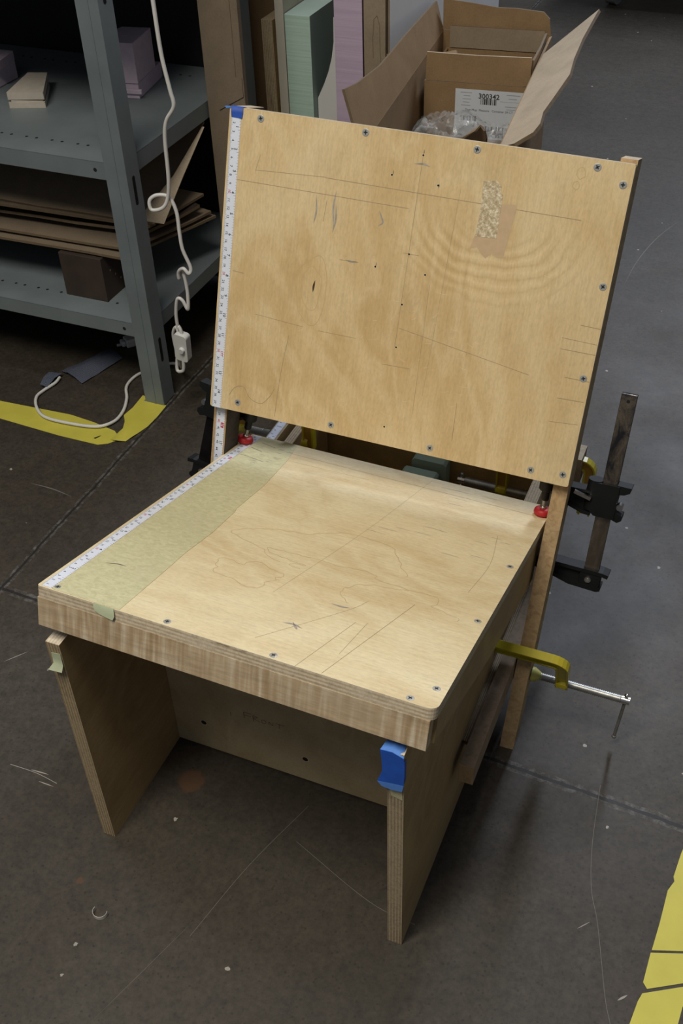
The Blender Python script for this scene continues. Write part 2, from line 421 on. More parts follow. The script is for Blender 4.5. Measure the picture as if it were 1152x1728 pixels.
    def sheet(s, grid, th, mat, edge=None, up=None, smooth=True):
        """grid[i][j] of points -> slab with thickness th along the local normal"""
        nu, nv = len(grid), len(grid[0]); G = [[Vector(p) for p in r] for r in grid]
        nrm = [[None]*nv for _ in range(nu)]
        for i in range(nu):
            for j in range(nv):
                a = G[min(i+1, nu-1)][j]-G[max(i-1, 0)][j]; b_ = G[i][min(j+1, nv-1)]-G[i][max(j-1, 0)]
                q = a.cross(b_); nrm[i][j] = q.normalized() if q.length > 1e-9 else Vector((0, 0, 1))
        top = [G[i][j]+nrm[i][j]*th/2 for i in range(nu) for j in range(nv)]
        bot = [G[i][j]-nrm[i][j]*th/2 for i in range(nu) for j in range(nv)]
        ix = lambda i, j: i*nv+j
        q = [[ix(i, j), ix(i+1, j), ix(i+1, j+1), ix(i, j+1)] for i in range(nu-1) for j in range(nv-1)]
        s.add(top, q, mat, smooth); s.add(bot, [f[::-1] for f in q], mat, smooth)
        rim = [ix(i, 0) for i in range(nu)]+[ix(nu-1, j) for j in range(1, nv)]+[ix(i, nv-1) for i in range(nu-2, -1, -1)]+[ix(0, j) for j in range(nv-2, 0, -1)]
        m = len(rim)
        s.add([top[i] for i in rim]+[bot[i] for i in rim], [[i+m, (i+1) % m+m, (i+1) % m, i] for i in range(m)], edge or mat)
        return s
    def text(s, body, pos, size, mat, ex, ey, bold=0.0, z=(0, 0, 1), off=.02, sx=1):
        vs, fs = glyphs(body, bold)
        if not vs: return s
        w = max(v[0] for v in vs)+min(v[0] for v in vs); ex, ey, z, pos = Vector(ex), Vector(ey), Vector(z), Vector(pos)
        s.add([pos+ex*((v[0]-w/2)*size*sx)+ey*((v[1]-.35)*size)+z*off for v in vs], fs, mat); return s
    def build(s, name, f=FW, parent=None, bevel=0, origin=None):
        if origin is None:
            lo = Vector([min(v[i] for v in s.v) for i in range(3)]); hi = Vector([max(v[i] for v in s.v) for i in range(3)]); origin = (lo+hi)/2
            if parent is None: origin.z = lo.z
        me = bpy.data.meshes.new(name)
        me.from_pydata([((v-origin)*CM)[:] for v in s.v], [], s.f)
        for mn in s.mats: me.materials.append(MATS[mn])
        for p, k, sm in zip(me.polygons, s.mi, s.smooth): p.material_index = k; p.use_smooth = sm
        me.update()
        o = bpy.data.objects.new(name, me); C.objects.link(o)
        W = f @ Matrix.Translation(origin)
        W = W.copy(); W.translation = W.translation*CM
        WORLD[o.name] = W
        if parent is not None:
            o.parent = parent; o.matrix_local = WORLD[parent.name].inverted() @ W
        else: o.matrix_local = W
        if bevel:
            bmx = o.modifiers.new('bevel', 'BEVEL'); bmx.width = bevel*CM; bmx.segments = 2; bmx.limit_method = 'ANGLE'; bmx.angle_limit = math.radians(40)
        return o
GC = {}
def glyphs(body, bold=0.0):
    k = (body, bold)
    if k in GC: return GC[k]
    cu = bpy.data.curves.new('t', 'FONT'); cu.body = body; cu.size = 1; cu.resolution_u = 2; cu.offset = bold
    ob = bpy.data.objects.new('t', cu); me = ob.to_mesh()
    GC[k] = ([tuple(v.co) for v in me.vertices], [list(p.vertices) for p in me.polygons])
    ob.to_mesh_clear(); bpy.data.objects.remove(ob); bpy.data.curves.remove(cu)
    return GC[k]
def empty(name, loc, label, cat, group=None):
    o = bpy.data.objects.new(name, None); C.objects.link(o); o.empty_display_size = .05
    W = Matrix.Translation(Vector(loc)*CM); WORLD[o.name] = W; o.matrix_local = W
    return tag(o, label, cat, group)
def tag(o, label, cat, group=None, kind=None):
    o['label'] = label; o['category'] = cat
    if group: o['group'] = group
    if kind: o['kind'] = kind
    return o

# ================================================================== SETTING
fl = MB(); fl.box(-700, 500, -400, 1100, -10, 0, 'concrete')
plain('floor_scratch', (.15, .14, .12), .7); plain('floor_scratch_pale', (.34, .31, .27), .7)
for q, w_, mm in (([(-29.4, 17.9), (-27.1, 21)], .10, 'floor_scratch_pale'), ([(-17.2, 2.8), (-13.1, 2.9), (-9.5, 2.5)], .07, 'floor_scratch_pale'), ([(-14.1, 3.1), (-11.3, 3.3)], .16, 'floor_scratch_pale'), ([(-12, 1.9), (-9.6, 1.9)], .14, 'floor_scratch_pale'),
                ([(34, 160.9), (34.7, 174.8), (37, 188.4), (40.7, 199.8)], .22, 'floor_scratch'), ([(57.9, 28.7), (58.8, 20), (60.1, 13.6), (61.8, 9.3), (64.4, 1.2), (65.6, -1.7)], .06, 'floor_scratch'),
                ([(17.6, -9.9), (20, 1.1), (23.4, 11.7)], .05, 'floor_scratch'), ([(12.1, -23.2), (17.2, -7.7)], .05, 'floor_scratch'), ([(59.7, 7.9), (60.9, 9.3)], .10, 'floor_scratch_pale'), ([(65.8, 1.2), (66.7, 2.2)], .25, 'floor_scratch_pale'),
                ([(-50.9, 55.2), (-46, 55.2), (-41.6, 54.6)], .25, 'floor_scratch'), ([(24.1, 6.3), (35.5, 2.1), (41.8, 1.3)], .05, 'floor_scratch')):
    fl.ribbon(q, w_, mm, .01, len(q) < 3 or w_ > .2)
o = fl.build('floor', origin=Vector((0, 0, 0))); o['kind'] = 'structure'
wl = MB(); wl.box(-720, -700, -400, 1100, 0, 420, 'near_black'); o = wl.build('wall_left'); o['kind'] = 'structure'

# ================================================================== CHAIR MOCK-UP
chair = empty('plywood_chair', (22, 25, 0), 'plywood mock-up chair with tilted seat and screwed backrest, clamped together on the concrete floor', 'chair')
W_, D_ = 43.77, 49.67
# ---- seat top
def screw_mesh(r=.47):
    b = MB()
    b.add([(r*math.cos(a)*k, r*math.sin(a)*k, z) for k, z in ((1, .0), (1, .03), (.86, .045)) for a in [i*math.pi/9 for i in range(18)]],
          [[i, (i+1) % 18, 18+(i+1) % 18, 18+i] for i in range(18)]+[[18+i, 18+(i+1) % 18, 36+(i+1) % 18, 36+i] for i in range(18)]+[list(range(36, 54))], 'screw_head', False)
    for a in (.3, .3+math.pi/2):
        c, s_ = math.cos(a), math.sin(a); w, l = r*.15, r*.55
        b.add([(-l*c-w*s_, -l*s_+w*c, .05), (-l*c+w*s_, -l*s_-w*c, .05), (l*c+w*s_, l*s_-w*c, .05), (l*c-w*s_, l*s_+w*c, .05)], [[0, 1, 2, 3]], 'dark_hole')
    b.disc((0, 0), r*.24, 'dark_hole', .051, 8)
    return b
_sm = {}
def put_screw(parent, f, x, y, zoff=0, r=.47, ang=0):
    if r not in _sm:
        o = screw_mesh(r).build('screw', shift(f, x, y, zoff), parent, origin=Vector((0, 0, 0))); _sm[r] = o
        return o
    o = _sm[r].copy(); C.objects.link(o)
    W = (shift(f, x, y, zoff) @ Matrix.Rotation(ang, 4, 'Z')); W.translation = W.translation*CM; WORLD[o.name] = W
    o.parent = parent; o.matrix_local = WORLD[parent.name].inverted() @ W
    return o

def rounded(x0, x1, y0, y1, r, n=4):
    P = []
    for cx, cy, a0 in ((x1-r, y1-r, 0), (x0+r, y1-r, 90), (x0+r, y0+r, 180), (x1-r, y0+r, 270)):
        for i in range(n+1):
            a = math.radians(a0+90*i/n); P.append((cx+r*math.cos(a), cy+r*math.sin(a)))
    return P
b = MB(); th = 1.34
SP = [(W_, D_-.2), (W_-.2, D_), (.2, D_), (0, D_-.2), (0, .3), (.09, .09), (.3, 0)]+[(W_-1.0+1.0*math.sin(a), 1.0-1.0*math.cos(a)) for a in [i*math.pi/12 for i in range(7)]]
b.prism(SP, -th, 0, 'veneer_seat', 'xy', side='edge_z')
# pencil lines, knife scratches and stains on the seat
for pts, w in (([(31.66, 10.3), (29.5, -.0)], .05), ([(32.2, .2), (35.9, 16.9)], .06), ([(32.8, 10.8), (32.4, 4)], .04), ([(21.7, 11.3), (25, 30), (27.4, 49)], .03),
               ([(5.7, 46.46), (42, 45.9)], .07), ([(39.5, 37.6), (40.6, 30), (40.2, 22.4)], .04), ([(24, 2.5), (30, 12), (31.3, 15)], .04), ([(9.4, 44.0), (20, 44.3)], .04)):
    b.ribbon(pts, w, 'pencil')
for _ in range(46):
    x, y = random.uniform(11, 42), random.uniform(2, 47); a = random.uniform(0, math.pi); l = random.uniform(.3, 1.3)
    b.ribbon([(x, y), (x+l*.5*math.cos(a), y+l*.5*math.sin(a)), (x+l*math.cos(a+.2), y+l*math.sin(a+.2))], .035, 'scratch', .012, True)
for _ in range(16):
    y = 46+random.uniform(-18, 2.5); x = random.uniform(22, 41)
    b.ribbon([(x, y), (x+1, y+random.uniform(-.06, .06)), (x+random.uniform(1.5, 3), y)], .08, 'stain', .012, True)
for pts in ([(25.2, 6.5), (26.3, 6.7), (27.4, 6.4)], [(26.0, 7.1), (26.7, 6.3), (27.0, 6.0)], [(28, 12.5), (29.2, 12.4), (30.1, 12.6)]):
    b.ribbon(pts, .28, 'stain', .012, True)
def contour(cx, cy, rx, ry, seed, n=48, amp=.35, a0=0, a1=2*math.pi):
    P = []
    for i in range(n+1):
        a = a0+(a1-a0)*i/n; k = 1+amp*noise.noise(Vector((math.cos(a)*1.3+seed, math.sin(a)*1.3, seed)))
        P.append((cx+rx*k*math.cos(a), cy+ry*k*math.sin(a)))
    return P
plain('grain_line', (.52, .37, .19), .5)
for pts in (contour(24, 22, 10, 4.6, 1, 90, .9), contour(25, 19, 6.5, 1.6, 2, 90, 1.1), contour(33, 16, 6, 2.4, 5, 90, 1.0), contour(17, 14, 4, 2.2, 7, 60, .9)):
    pts = pts[:62]
    pts = [(x+.35*noise.noise(Vector((x*1.1, y*1.1, 2))), y+.35*noise.noise(Vector((x*1.1, y*1.1, 9)))) for x, y in pts]
    b.ribbon(pts, .07, 'grain_line', .008)
seat = b.build('seat_top', FS, chair, .06)
for x, y in ((2.06, .75), (15.12, .7), (26.93, .65), (40.98, .67), (42.7, 3.33), (42.8, 17.14), (42.8, 30.77)):
    put_screw(seat, FS, x, y, .0, .40, random.uniform(0, 1.5))
# apron & sides
b = MB(); b.box(0, W_-.45, 0, 1.6, -4.83, -th-.01, 'apron_wood')
for pts in ([(27, -3.3), (27.5, -3.9)],):
    pass
b.build('front_apron', shift(FS, .02, -.03, 0), chair, .05)
b = MB()
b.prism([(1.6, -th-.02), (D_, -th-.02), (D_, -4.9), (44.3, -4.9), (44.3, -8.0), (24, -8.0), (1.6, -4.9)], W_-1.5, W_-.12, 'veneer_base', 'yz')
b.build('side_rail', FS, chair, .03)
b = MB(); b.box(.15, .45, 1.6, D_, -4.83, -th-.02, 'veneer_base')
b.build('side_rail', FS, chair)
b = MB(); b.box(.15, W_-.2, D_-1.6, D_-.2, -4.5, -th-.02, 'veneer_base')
# (rear seat rail sits between the side rails)
b2 = MB(); b2.box(2.6, W_-4.6, D_-1.7, D_-.3, -4.5, -th-.02, 'veneer_base'); b2.build('rear_seat_rail', FS, chair)
# masking paper band + tabs
b = MB(); P = [(1.75, .15)]
P += [(9.9, .1), (9.75, 8), (9.55, 14), (9.75, 20), (9.45, 26), (9.2, 27.2), (9.1, 35), (8.2, 44), (7.1, 49.6), (4.9, 49.65), (4.0, 49.3), (1.72, 49.4)]
b.prism(P, .01, .045, 'masking_paper', 'xy')
for pts, w in (([(3.35, 7.5), (4.6, 7.95), (5.7, 8.0)], .16), ([(1.9, 42.3), (5.7, 41.6)], .05), ([(2.0, 45.2), (4.0, 44.6)], .09), ([(2.6, 47.5), (5, 46.8)], .06)):
    b.ribbon(pts, w, 'pencil_dark', .06, len(pts) > 2)
for i in range(14):
    x, y = random.uniform(3.4, 7.6), random.uniform(40.5, 47); b.ribbon([(x, y), (x+.5, y+random.uniform(-.3, .3)), (x+.8, y)], .12, 'stain', .06, True)
mp = b.build('masking_paper', FS, seat); 
b = MB(); b.ribbon(contour(9.6, .1, .3, .5, 3), .01, 'green_tape')
b = MB(); b.sheet([[(6.9, -.02, .06), (8.1, -.02, .07), (9.3, -.02, .06)], [(6.95, -.10, -.3), (8.1, -.14, -.3), (9.45, -.2, -.25)], [(7.1, -.1, -.8), (8.3, -.14, -.9), (9.55, -.26, -.7)], [(7.7, -.12, -1.05), (8.7, -.16, -1.2), (9.4, -.34, -1.15)]], .03, 'green_tape')
b.build('green_tape_tab', FS, seat)['label'] = 'pale green masking tape tab folded over the seat edge'

# ---- adhesive rulers
def ruler(f, L0, L1, x0, w, dirn, name, parent, first=0, glyph='down', zz=.03, skipred=False):
    """ruler of width w in local xy; runs along y with sign dirn from y=0; numbers every cm (outer row) and inch (inner row)"""
    b = MB(); ya, yb = L0*dirn, L1*dirn
    b.box(x0, x0+w, min(ya, yb), max(ya, yb), 0, zz, 'ruler_white')
    top = zz+.004
    ex, ey = ((0, -1, 0), (1, 0, 0))   # reading direction, glyph up
    s = first
    for k in range(int(L0*10)+1, int(L1*10)):
        l = .12 if k % 5 else .2
        if k % 10 == 0: l = .26
        b.add([(x0, k/10*dirn-.012, top), (x0+l, k/10*dirn-.012, top), (x0+l, k/10*dirn+.012, top), (x0, k/10*dirn+.012, top)], [[0, 1, 2, 3] if dirn > 0 else [0, 1, 2, 3]], 'ruler_black')
    i = 0
    k = int(L0/2.54*8)+1
    while k*2.54/8 < L1:
        l = .13 if k % 4 else .2
        if k % 8 == 0: l = .30
        y = k*2.54/8*dirn
        b.add([(x0+w-l, y-.014, top), (x0+w, y-.014, top), (x0+w, y+.014, top), (x0+w-l, y+.014, top)], [[0, 1, 2, 3]], 'ruler_black'); k += 1
    for n in range(int(L0)+1, int(L1+.6)):
        y = (n-.25)*dirn
        if not (L0+.2 < n-.25 < L1-.2): continue
        b.text(str(n), (x0+.42, y, top), .46, 'ruler_red' if n % 10 == 0 else 'ruler_black', ex, ey, .012, off=.004)
    n = 1
    while n*2.54 < L1+.5:
        y = (n*2.54-.36)*dirn
        if L0+.3 < abs(y) < L1-.2:
            if n == 16:
                hw = .36
                b.add([(x0+w-.52, y-hw, top+.002), (x0+w-.12, y-hw, top+.002), (x0+w-.12, y+hw, top+.002), (x0+w-.52, y+hw, top+.002)], [[0, 1, 2, 3]], 'ruler_red')
                b.text('16', (x0+w-.32, y, top), .42, 'ruler_white', ex, ey, .02, off=.008)
            elif n == 12:
                b.text('1FT', (x0+w-.36, y, top), .46, 'ruler_red' if dirn < 0 else 'ruler_black', ex, ey, .02, off=.004)
            else:
                b.text(str(n), (x0+w-.38, y, top), .54, 'ruler_black', ex, ey, .02, off=.004)
        n += 1
    return b.build(name, f, parent)
ruler(shift(FS, 0, 0, .012), .25, 49.4, .38, 1.27, 1, 'adhesive_ruler', seat)

# ---- base: side panels, front panel, rear panel
XL, XR, LT = .48, 41.2, 1.75
def seat_under(y, w=-5.0):                     # height of the underside of the seat frame at world y
    return 42.915+(w/.9613)-(y)*.2752/.9614
prof = [(-1.65, 0), (66, 0), (66, 20.8), (58.3, 20.8), (58.3, 26.5), (49.6, 26.5), (46.6, seat_under(46.6)), (6.0, 36.0), (-1.65, 36.2)]
prof[6] = (46.6, min(24.2, seat_under(46.6)))
prof[5] = (49.3, 26.5)
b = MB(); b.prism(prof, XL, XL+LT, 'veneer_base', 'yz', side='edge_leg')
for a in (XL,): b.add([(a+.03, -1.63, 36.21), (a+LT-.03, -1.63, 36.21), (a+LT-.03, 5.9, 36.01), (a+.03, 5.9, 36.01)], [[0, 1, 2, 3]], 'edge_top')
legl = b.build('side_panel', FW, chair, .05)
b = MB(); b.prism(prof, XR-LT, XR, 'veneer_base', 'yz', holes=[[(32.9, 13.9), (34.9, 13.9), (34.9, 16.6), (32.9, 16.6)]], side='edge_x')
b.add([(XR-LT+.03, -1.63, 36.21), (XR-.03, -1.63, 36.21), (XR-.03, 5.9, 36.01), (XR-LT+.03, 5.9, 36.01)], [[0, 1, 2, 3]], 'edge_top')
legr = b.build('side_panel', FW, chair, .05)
# cut facets at leg bottom corner are only wear; tape pieces on the legs
b = MB(); b.sheet([[(XL+.45, -1.72, 34.7), (XL+1.65, -1.72, 34.9)], [(XL+.5, -1.78, 34.0), (XL+1.65, -1.75, 33.9)], [(XL+.55, -1.9, 33.3), (XL+1.75, -1.9, 33.2)], [(XL+.1, -2.5, 32.6), (XL+1.7, -2.3, 32.5)]], .03, 'green_tape')
b.build('green_tape_tab', FW, legl)['label'] = 'pale green tape scrap curling off the leg front'
b = MB()
xa, xb = XR-LT-.5, XR+.12
g = [[(xa+.3, .5, 36.33), (xa+1.0, .45, 36.4), (xa+1.75, .5, 36.36)], [(xa+.1, -.6, 36.36), (xa+1.0, -.7, 36.7), (xb-.35, -.6, 36.4)], [(xa-.15, -1.78, 36.2), (xa+1.1, -1.85, 36.45), (xb-.1, -1.85, 35.95)],
     [(xa+.05, -1.95, 34.9), (xa+1.1, -1.9, 35.0), (xb, -1.83, 34.9)], [(xa+.1, -1.95, 33.2), (xa+1.2, -1.95, 33.2), (xb, -1.85, 33.2)], [(xa-.35, -2.15, 31.6), (xa+1.2, -2.0, 31.7), (xb-.05, -1.9, 31.75)], [(xa+.1, -2.1, 30.9), (xa+1.2, -2.05, 30.7), (xb-.2, -1.95, 30.75)]]
bb = MB(); bb.sheet(g[:3], .05, 'blue_tape_pale'); bb.sheet(g[2:6], .05, 'blue_tape_bright'); bb.sheet(g[5:], .06, 'blue_tape_pale')
bb.sheet([[(XR+.1, -1.8, 35.3), (XR+.06, -1.2, 35.2)], [(XR+.1, -1.8, 32), (XR+.06, -1.3, 32.1)]], .04, 'blue_tape')
bb.build('blue_tape_wrap', FW, legr)['label'] = 'crumpled blue painters tape wrapped over the leg corner'
b = MB(); b.sheet([[(XR-1.5, -1.69, 30.6), (XR-.2, -1.69, 30.6)], [(XR-1.3, -1.69, 29.2), (XR-.1, -1.69, 28.9)]], .03, 'masking_paper')
b.build('tape_patch', FW, legr)
# front (recessed) panel with pencilled word
YF = 15.17
b = MB(); b.box(XL+LT+.03, XR-LT-.03, YF, YF+1.75, .25, 31.8, 'veneer_front')
fp = b.build('front_panel', FW, chair, .03)
FF = frame((0, YF-.012, 0), (1, 0, 0), (0, 0, 1), (0, -1, 0))
b = MB()
def stroke(pts, w=.07): b.ribbon(pts, w, 'pencil_dark', .01)
x0, z0 = 13.2, 9.9
stroke([(x0, z0-.55), (x0, z0+.75)]); stroke([(x0, z0+.7), (x0+1.1, z0+.75)]); stroke([(x0, z0+.15), (x0+1.0, z0+.2)])
stroke([(x0+1.35, z0-.6), (x0+1.35, z0+.6)]); stroke([(x0+1.35, z0+.6), (x0+2.0, z0+.45), (x0+1.4, z0+.1), (x0+2.3, z0-.35)])
stroke([(x0+2.85+.32*math.cos(a*.7), z0+.0+.34*math.sin(a*.7)) for a in range(10)])
stroke([(x0+3.6, z0-.3), (x0+3.65, z0+.3), (x0+4.1, z0-.25), (x0+4.2, z0+.35)])
stroke([(x0+4.6, z0+.5), (x0+5.8, z0+.45)]); stroke([(x0+5.1, z0+.45), (x0+5.05, z0-.4)]); stroke([(11.2, 8.9), (11.2, 9.7)])
b.build('pencil_writing', FF, fp)['label'] = 'the word FRONT pencilled by hand on the panel'
for x, z in ((6.76, 5.5), (21.64, 4.76)):
    b = MB(); b.disc((0, 0), .42, 'dark_hole', .012, 18)
    b.add([(.5*math.cos(a), .5*math.sin(a), .008) for a in [i*math.pi/9 for i in range(18)]], [list(range(18))], 'scratch')
    b.build('bolt_hole', shift(FF, x, z, 0), fp, origin=Vector((0, 0, 0)))
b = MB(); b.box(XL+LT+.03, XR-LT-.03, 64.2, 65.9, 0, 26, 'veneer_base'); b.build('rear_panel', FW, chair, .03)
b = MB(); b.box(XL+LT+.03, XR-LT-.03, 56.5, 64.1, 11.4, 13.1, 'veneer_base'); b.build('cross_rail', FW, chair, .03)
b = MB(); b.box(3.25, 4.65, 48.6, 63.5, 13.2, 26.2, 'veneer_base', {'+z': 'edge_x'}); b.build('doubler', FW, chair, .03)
ruler(shift(FW, 0, 49.3, 26.52), 0, 8.8, .62, 1.27, 1, 'adhesive_ruler', legl)
# spacer ply strip + cleat outside the right panel
b = MB(); b.prism([(19.6, 12.75), (21.2, 9.9), (49, 9.9), (49, 12.75)], XR+.02, XR+.85, 'edge_dark', 'yz'); b.build('spacer_strip', FW, chair)
b = MB(); b.box(XR+.87, 43.9, 15.7, 48, 9.9, 13.3, 'cleat_wood', {'-y': 'post_wood'}); b.build('cleat', FW, chair, .05)
b = MB(); b.box(-1.35, .44, 42.5, 65, 9.9, 13.3, 'cleat_wood'); b.build('cleat', FW, chair, .05)
b = MB(); b.box(41.25, 44.9, 60.2, 63.8, 22.8, 27.6, 'cleat_wood', {'+z': 'sanded_face'}); b.build('end_block', FW, chair, .05)

# ---- posts and backrest
Wb, pw, PL = 47.87, 1.86, 76.65
tp = 1.4
for side in (0, 1):
    x0, x1 = (0, pw) if side == 0 else (Wb-pw, Wb)
    b = MB()
    # bottom follows the floor: y of local such that z=0
    def bot(n):   # local y where world z = 0 for given n
        return -(74.216-.0259*x0+.32285*n)/.94609
    y0a, y0b = bot(-tp), bot(-tp-4.4)
    yt = .02 if side == 0 else .38
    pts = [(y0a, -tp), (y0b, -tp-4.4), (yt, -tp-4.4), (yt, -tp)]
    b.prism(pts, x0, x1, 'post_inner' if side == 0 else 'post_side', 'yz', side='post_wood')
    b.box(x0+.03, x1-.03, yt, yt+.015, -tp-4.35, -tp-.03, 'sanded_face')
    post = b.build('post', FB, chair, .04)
    if side == 0: ruler_post = post
b = MB(); b.prism(rounded(0, Wb, -37.4, 0, .25, 2), -tp+.02, 0, 'veneer_back', 'xy', side='edge_panel')
# pencil lines
PL_ = [([(4.0, -6.75), (13, -6.3)], .05), ([(1.6, -8.2), (23.5, -8.3)], .06), ([(13, -6.36), (43.3, -6.56)], .06), ([(5.4, -24.1), (12, -24.5)], .045), ([(14, -24.6), (19, -24.6)], .04),
       ([(24.4, -2.25), (24.1, -24.7)], .045), ([(27.3, -16.5), (27.5, -32.6)], .04), ([(10.2, -25.9), (9.6, -31), (9.28, -36.9)], .06), ([(32.8, -30), (32.95, -34.9)], .06),
       ([(24.3, -22.3), (40.8, -24.8)], .05), ([(45.5, -17.9), (47.8, -17.97)], .06), ([(43.7, -19.7), (47.8, -19.8)], .05), ([(43.8, -21), (47.8, -21)], .07), ([(44.9, -24.2), (47.8, -24.2)], .07),
       ([(44.5, -26.8), (47.6, -26.7)], .07), ([(1.9, -19.2), (3.4, -19.3)], .07), ([(22.8, -27.1), (26.3, -27)], .05), ([(29.3, -5.2), (28.4, -30)], .03), ([(23.6, -13.4), (25.5, -13.4)], .05),
       ([(44.0, -29.8), (47.5, -29.5)], .05), ([(13.4, -8.9), (13.2, -11.4)], .05), ([(3.9, -6.9), (4.4, -5)], .05), ([(15.8, -15.5), (18.2, -15.4)], .05)]
for p, w in PL_: b.ribbon(p, w, 'pencil')
b.ribbon([(2.6, -35.4), (3.4, -34.2), (4.6, -33.9), (5.6, -35.2), (7.2, -35.6), (8.3, -34.5), (8.9, -33.3)], .07, 'pencil')
for pts in ([(12.0, -8.4), (12.2, -10.4), (12.0, -11.8)], [(14.5, -7.6), (14.3, -9.5), (14.6, -12)], [(14.6, -9), (14.75, -11), (14.5, -12.5)], [(20.0, -9.0), (20.6, -10.3), (20.1, -10.8)], [(16.5, -15.4), (17.4, -15.5), (18.2, -15.4)], [(23.5, -3.3), (24.6, -3.2), (25.4, -3.4)]):
    b.ribbon(pts, .22, 'stain', .012, True)
for x, y in ((24.4, -2.25), (21, -4.88), (26.62, -5.25), (24.31, -13.43), (20.38, -15.56), (26.59, -15.47), (24.28, -19.43), (24.27, -24.69), (24.13, -34.98)):
    b.disc((x, y), .17, 'scratch', .010, 10); b.disc((x, y), .125, 'dark_hole', .014, 10)
for x, y in ((24.4, -1.6), (21.1, -4.3), (20.4, -15.0), (26.7, -5.0)): b.ribbon([(x, y), (x+.05, y-.3), (x-.02, y-.6)], .08, 'pencil_dark', .012, True)
b.ribbon([(12.95, -18.5), (12.83, -19.25), (12.8, -20)], .26, 'knot', .012, True)
for _ in range(60):
    x, y = random.gauss(26, 9), random.gauss(-23, 7)
    if not (2 < x < 46 and -36.5 < y < -1): continue
    a = random.uniform(-.6, .9); l = random.uniform(.3, 1.6)
    b.ribbon([(x, y), (x+l*.5*math.cos(a), y+l*.5*math.sin(a)), (x+l*math.cos(a+.15), y+l*math.sin(a+.15))], .03, 'scratch', .012, True)
plain('grain_back', (.55, .385, .185), .5); plain('grain_pale', (.72, .56, .34), .5)
for cx, cy, rx, ry, sd in ((12.6, -19.5, 1.3, 2.6, 3), (12.6, -19.8, 2.2, 3.9, 4)):
    b.ribbon(contour(cx, cy, rx, ry, sd, 50, .3), .07, 'grain_back', .006)
for x, y, r in ((42.3, -1.7, .45), (42.0, -3.0, .35)): b.ribbon(contour(x, y, r, r*1.3, x, 16, .3), .07, 'grain_back', .008)
# tape residue patch
b.poly([(31.75, -9.9), (31.4, -11.6), (32.2, -11.3), (32.7, -11.9), (33.35, -12.4), (34.0, -11.7), (34.6, -12.1), (35.4, -12.0), (36.0, -6.4), (35.9, -6.0), (34.2, -6.2), (34.2, -9.9)], 'tape_residue', .013)
back = b.build('backrest_panel', FB, chair, .04)
def mother():
    m, t, bb = nt('crackled_tape')
    v = N(t, 'ShaderNodeTexVoronoi'); v.inputs['Scale'].default_value = 260; t.links.new(coords(t), v.inputs['Vector'])
    n2 = noisen(t, coords(t), 190, 5, .8, .1)
    c = ramp(t, n2, [(.38, (.36, .28, .17)), (.5, (.55, .45, .28)), (.62, (.85, .78, .62))])
    t.links.new(c, bb.inputs['Base Color']); bb.inputs['Roughness'].default_value = .35
mother()
b = MB(); b.prism([(31.75, -4.0), (33.2, -3.75), (33.9, -4.3), (33.9, -5.0), (34.2, -5.2), (34.25, -10.0), (31.8, -10.1), (31.9, -7)], .01, .035, 'crackled_tape', 'xy')
b.build('tape_patch', FB, back)['label'] = 'crackled strip of old clear tape'
for x, y in ((4.08, .88), (17.25, .72), (30.48, .8), (43.9, .82), (46.94, 2.22), (47.07, 13.24), (47.03, 23.93), (46.97, 35.95), (43.11, 36.27), (30.34, 36.4), (17.09, 36.32), (3.94, 36.14)):
    put_screw(back, FB, x, -y, 0, .43, random.uniform(0, 1.5))
ruler(shift(FB, 0, 0, .012), .3, 37.42, .28, 1.27, -1, 'adhesive_ruler', back)
ruler(shift(FB, 0, 0, -tp+.02), 37.6, 47.6, .38, 1.27, -1, 'adhesive_ruler', ruler_post)
b = MB()
b.sheet([[(.2, .06, -.9), (1.75, .06, -.9)], [(.15, .08, -.1), (1.75, .06, -.05)], [(.2, -.0, .08), (1.75, .02, .08)], [(.22, -.6, .09), (1.78, -.6, .09)], [(.3, -1.15, .08), (1.7, -1.2, .08)]], .04, 'blue_tape')
b.sheet([[(-.7, -.05, .0), (-.1, .05, .1)], [(-.5, -.25, .0), (.25, -.12, .12)]], .03, 'blue_tape_pale')
b.build('blue_tape_wrap', FB, back)['label'] = 'blue painters tape folded over the top corner'
b = MB(); b.box(pw+.02, Wb-pw-.02, -2.8, -.5, -tp-3.2, -tp, 'post_wood', {'+y': 'sanded_face'}); b.build('top_rail', FB, chair, .03)
b = MB(); b.box(pw+.02, Wb-pw-.02, -37.2, -34.8, -tp-2.4, -tp, 'post_wood'); b.build('bottom_rail', FB, chair, .03)

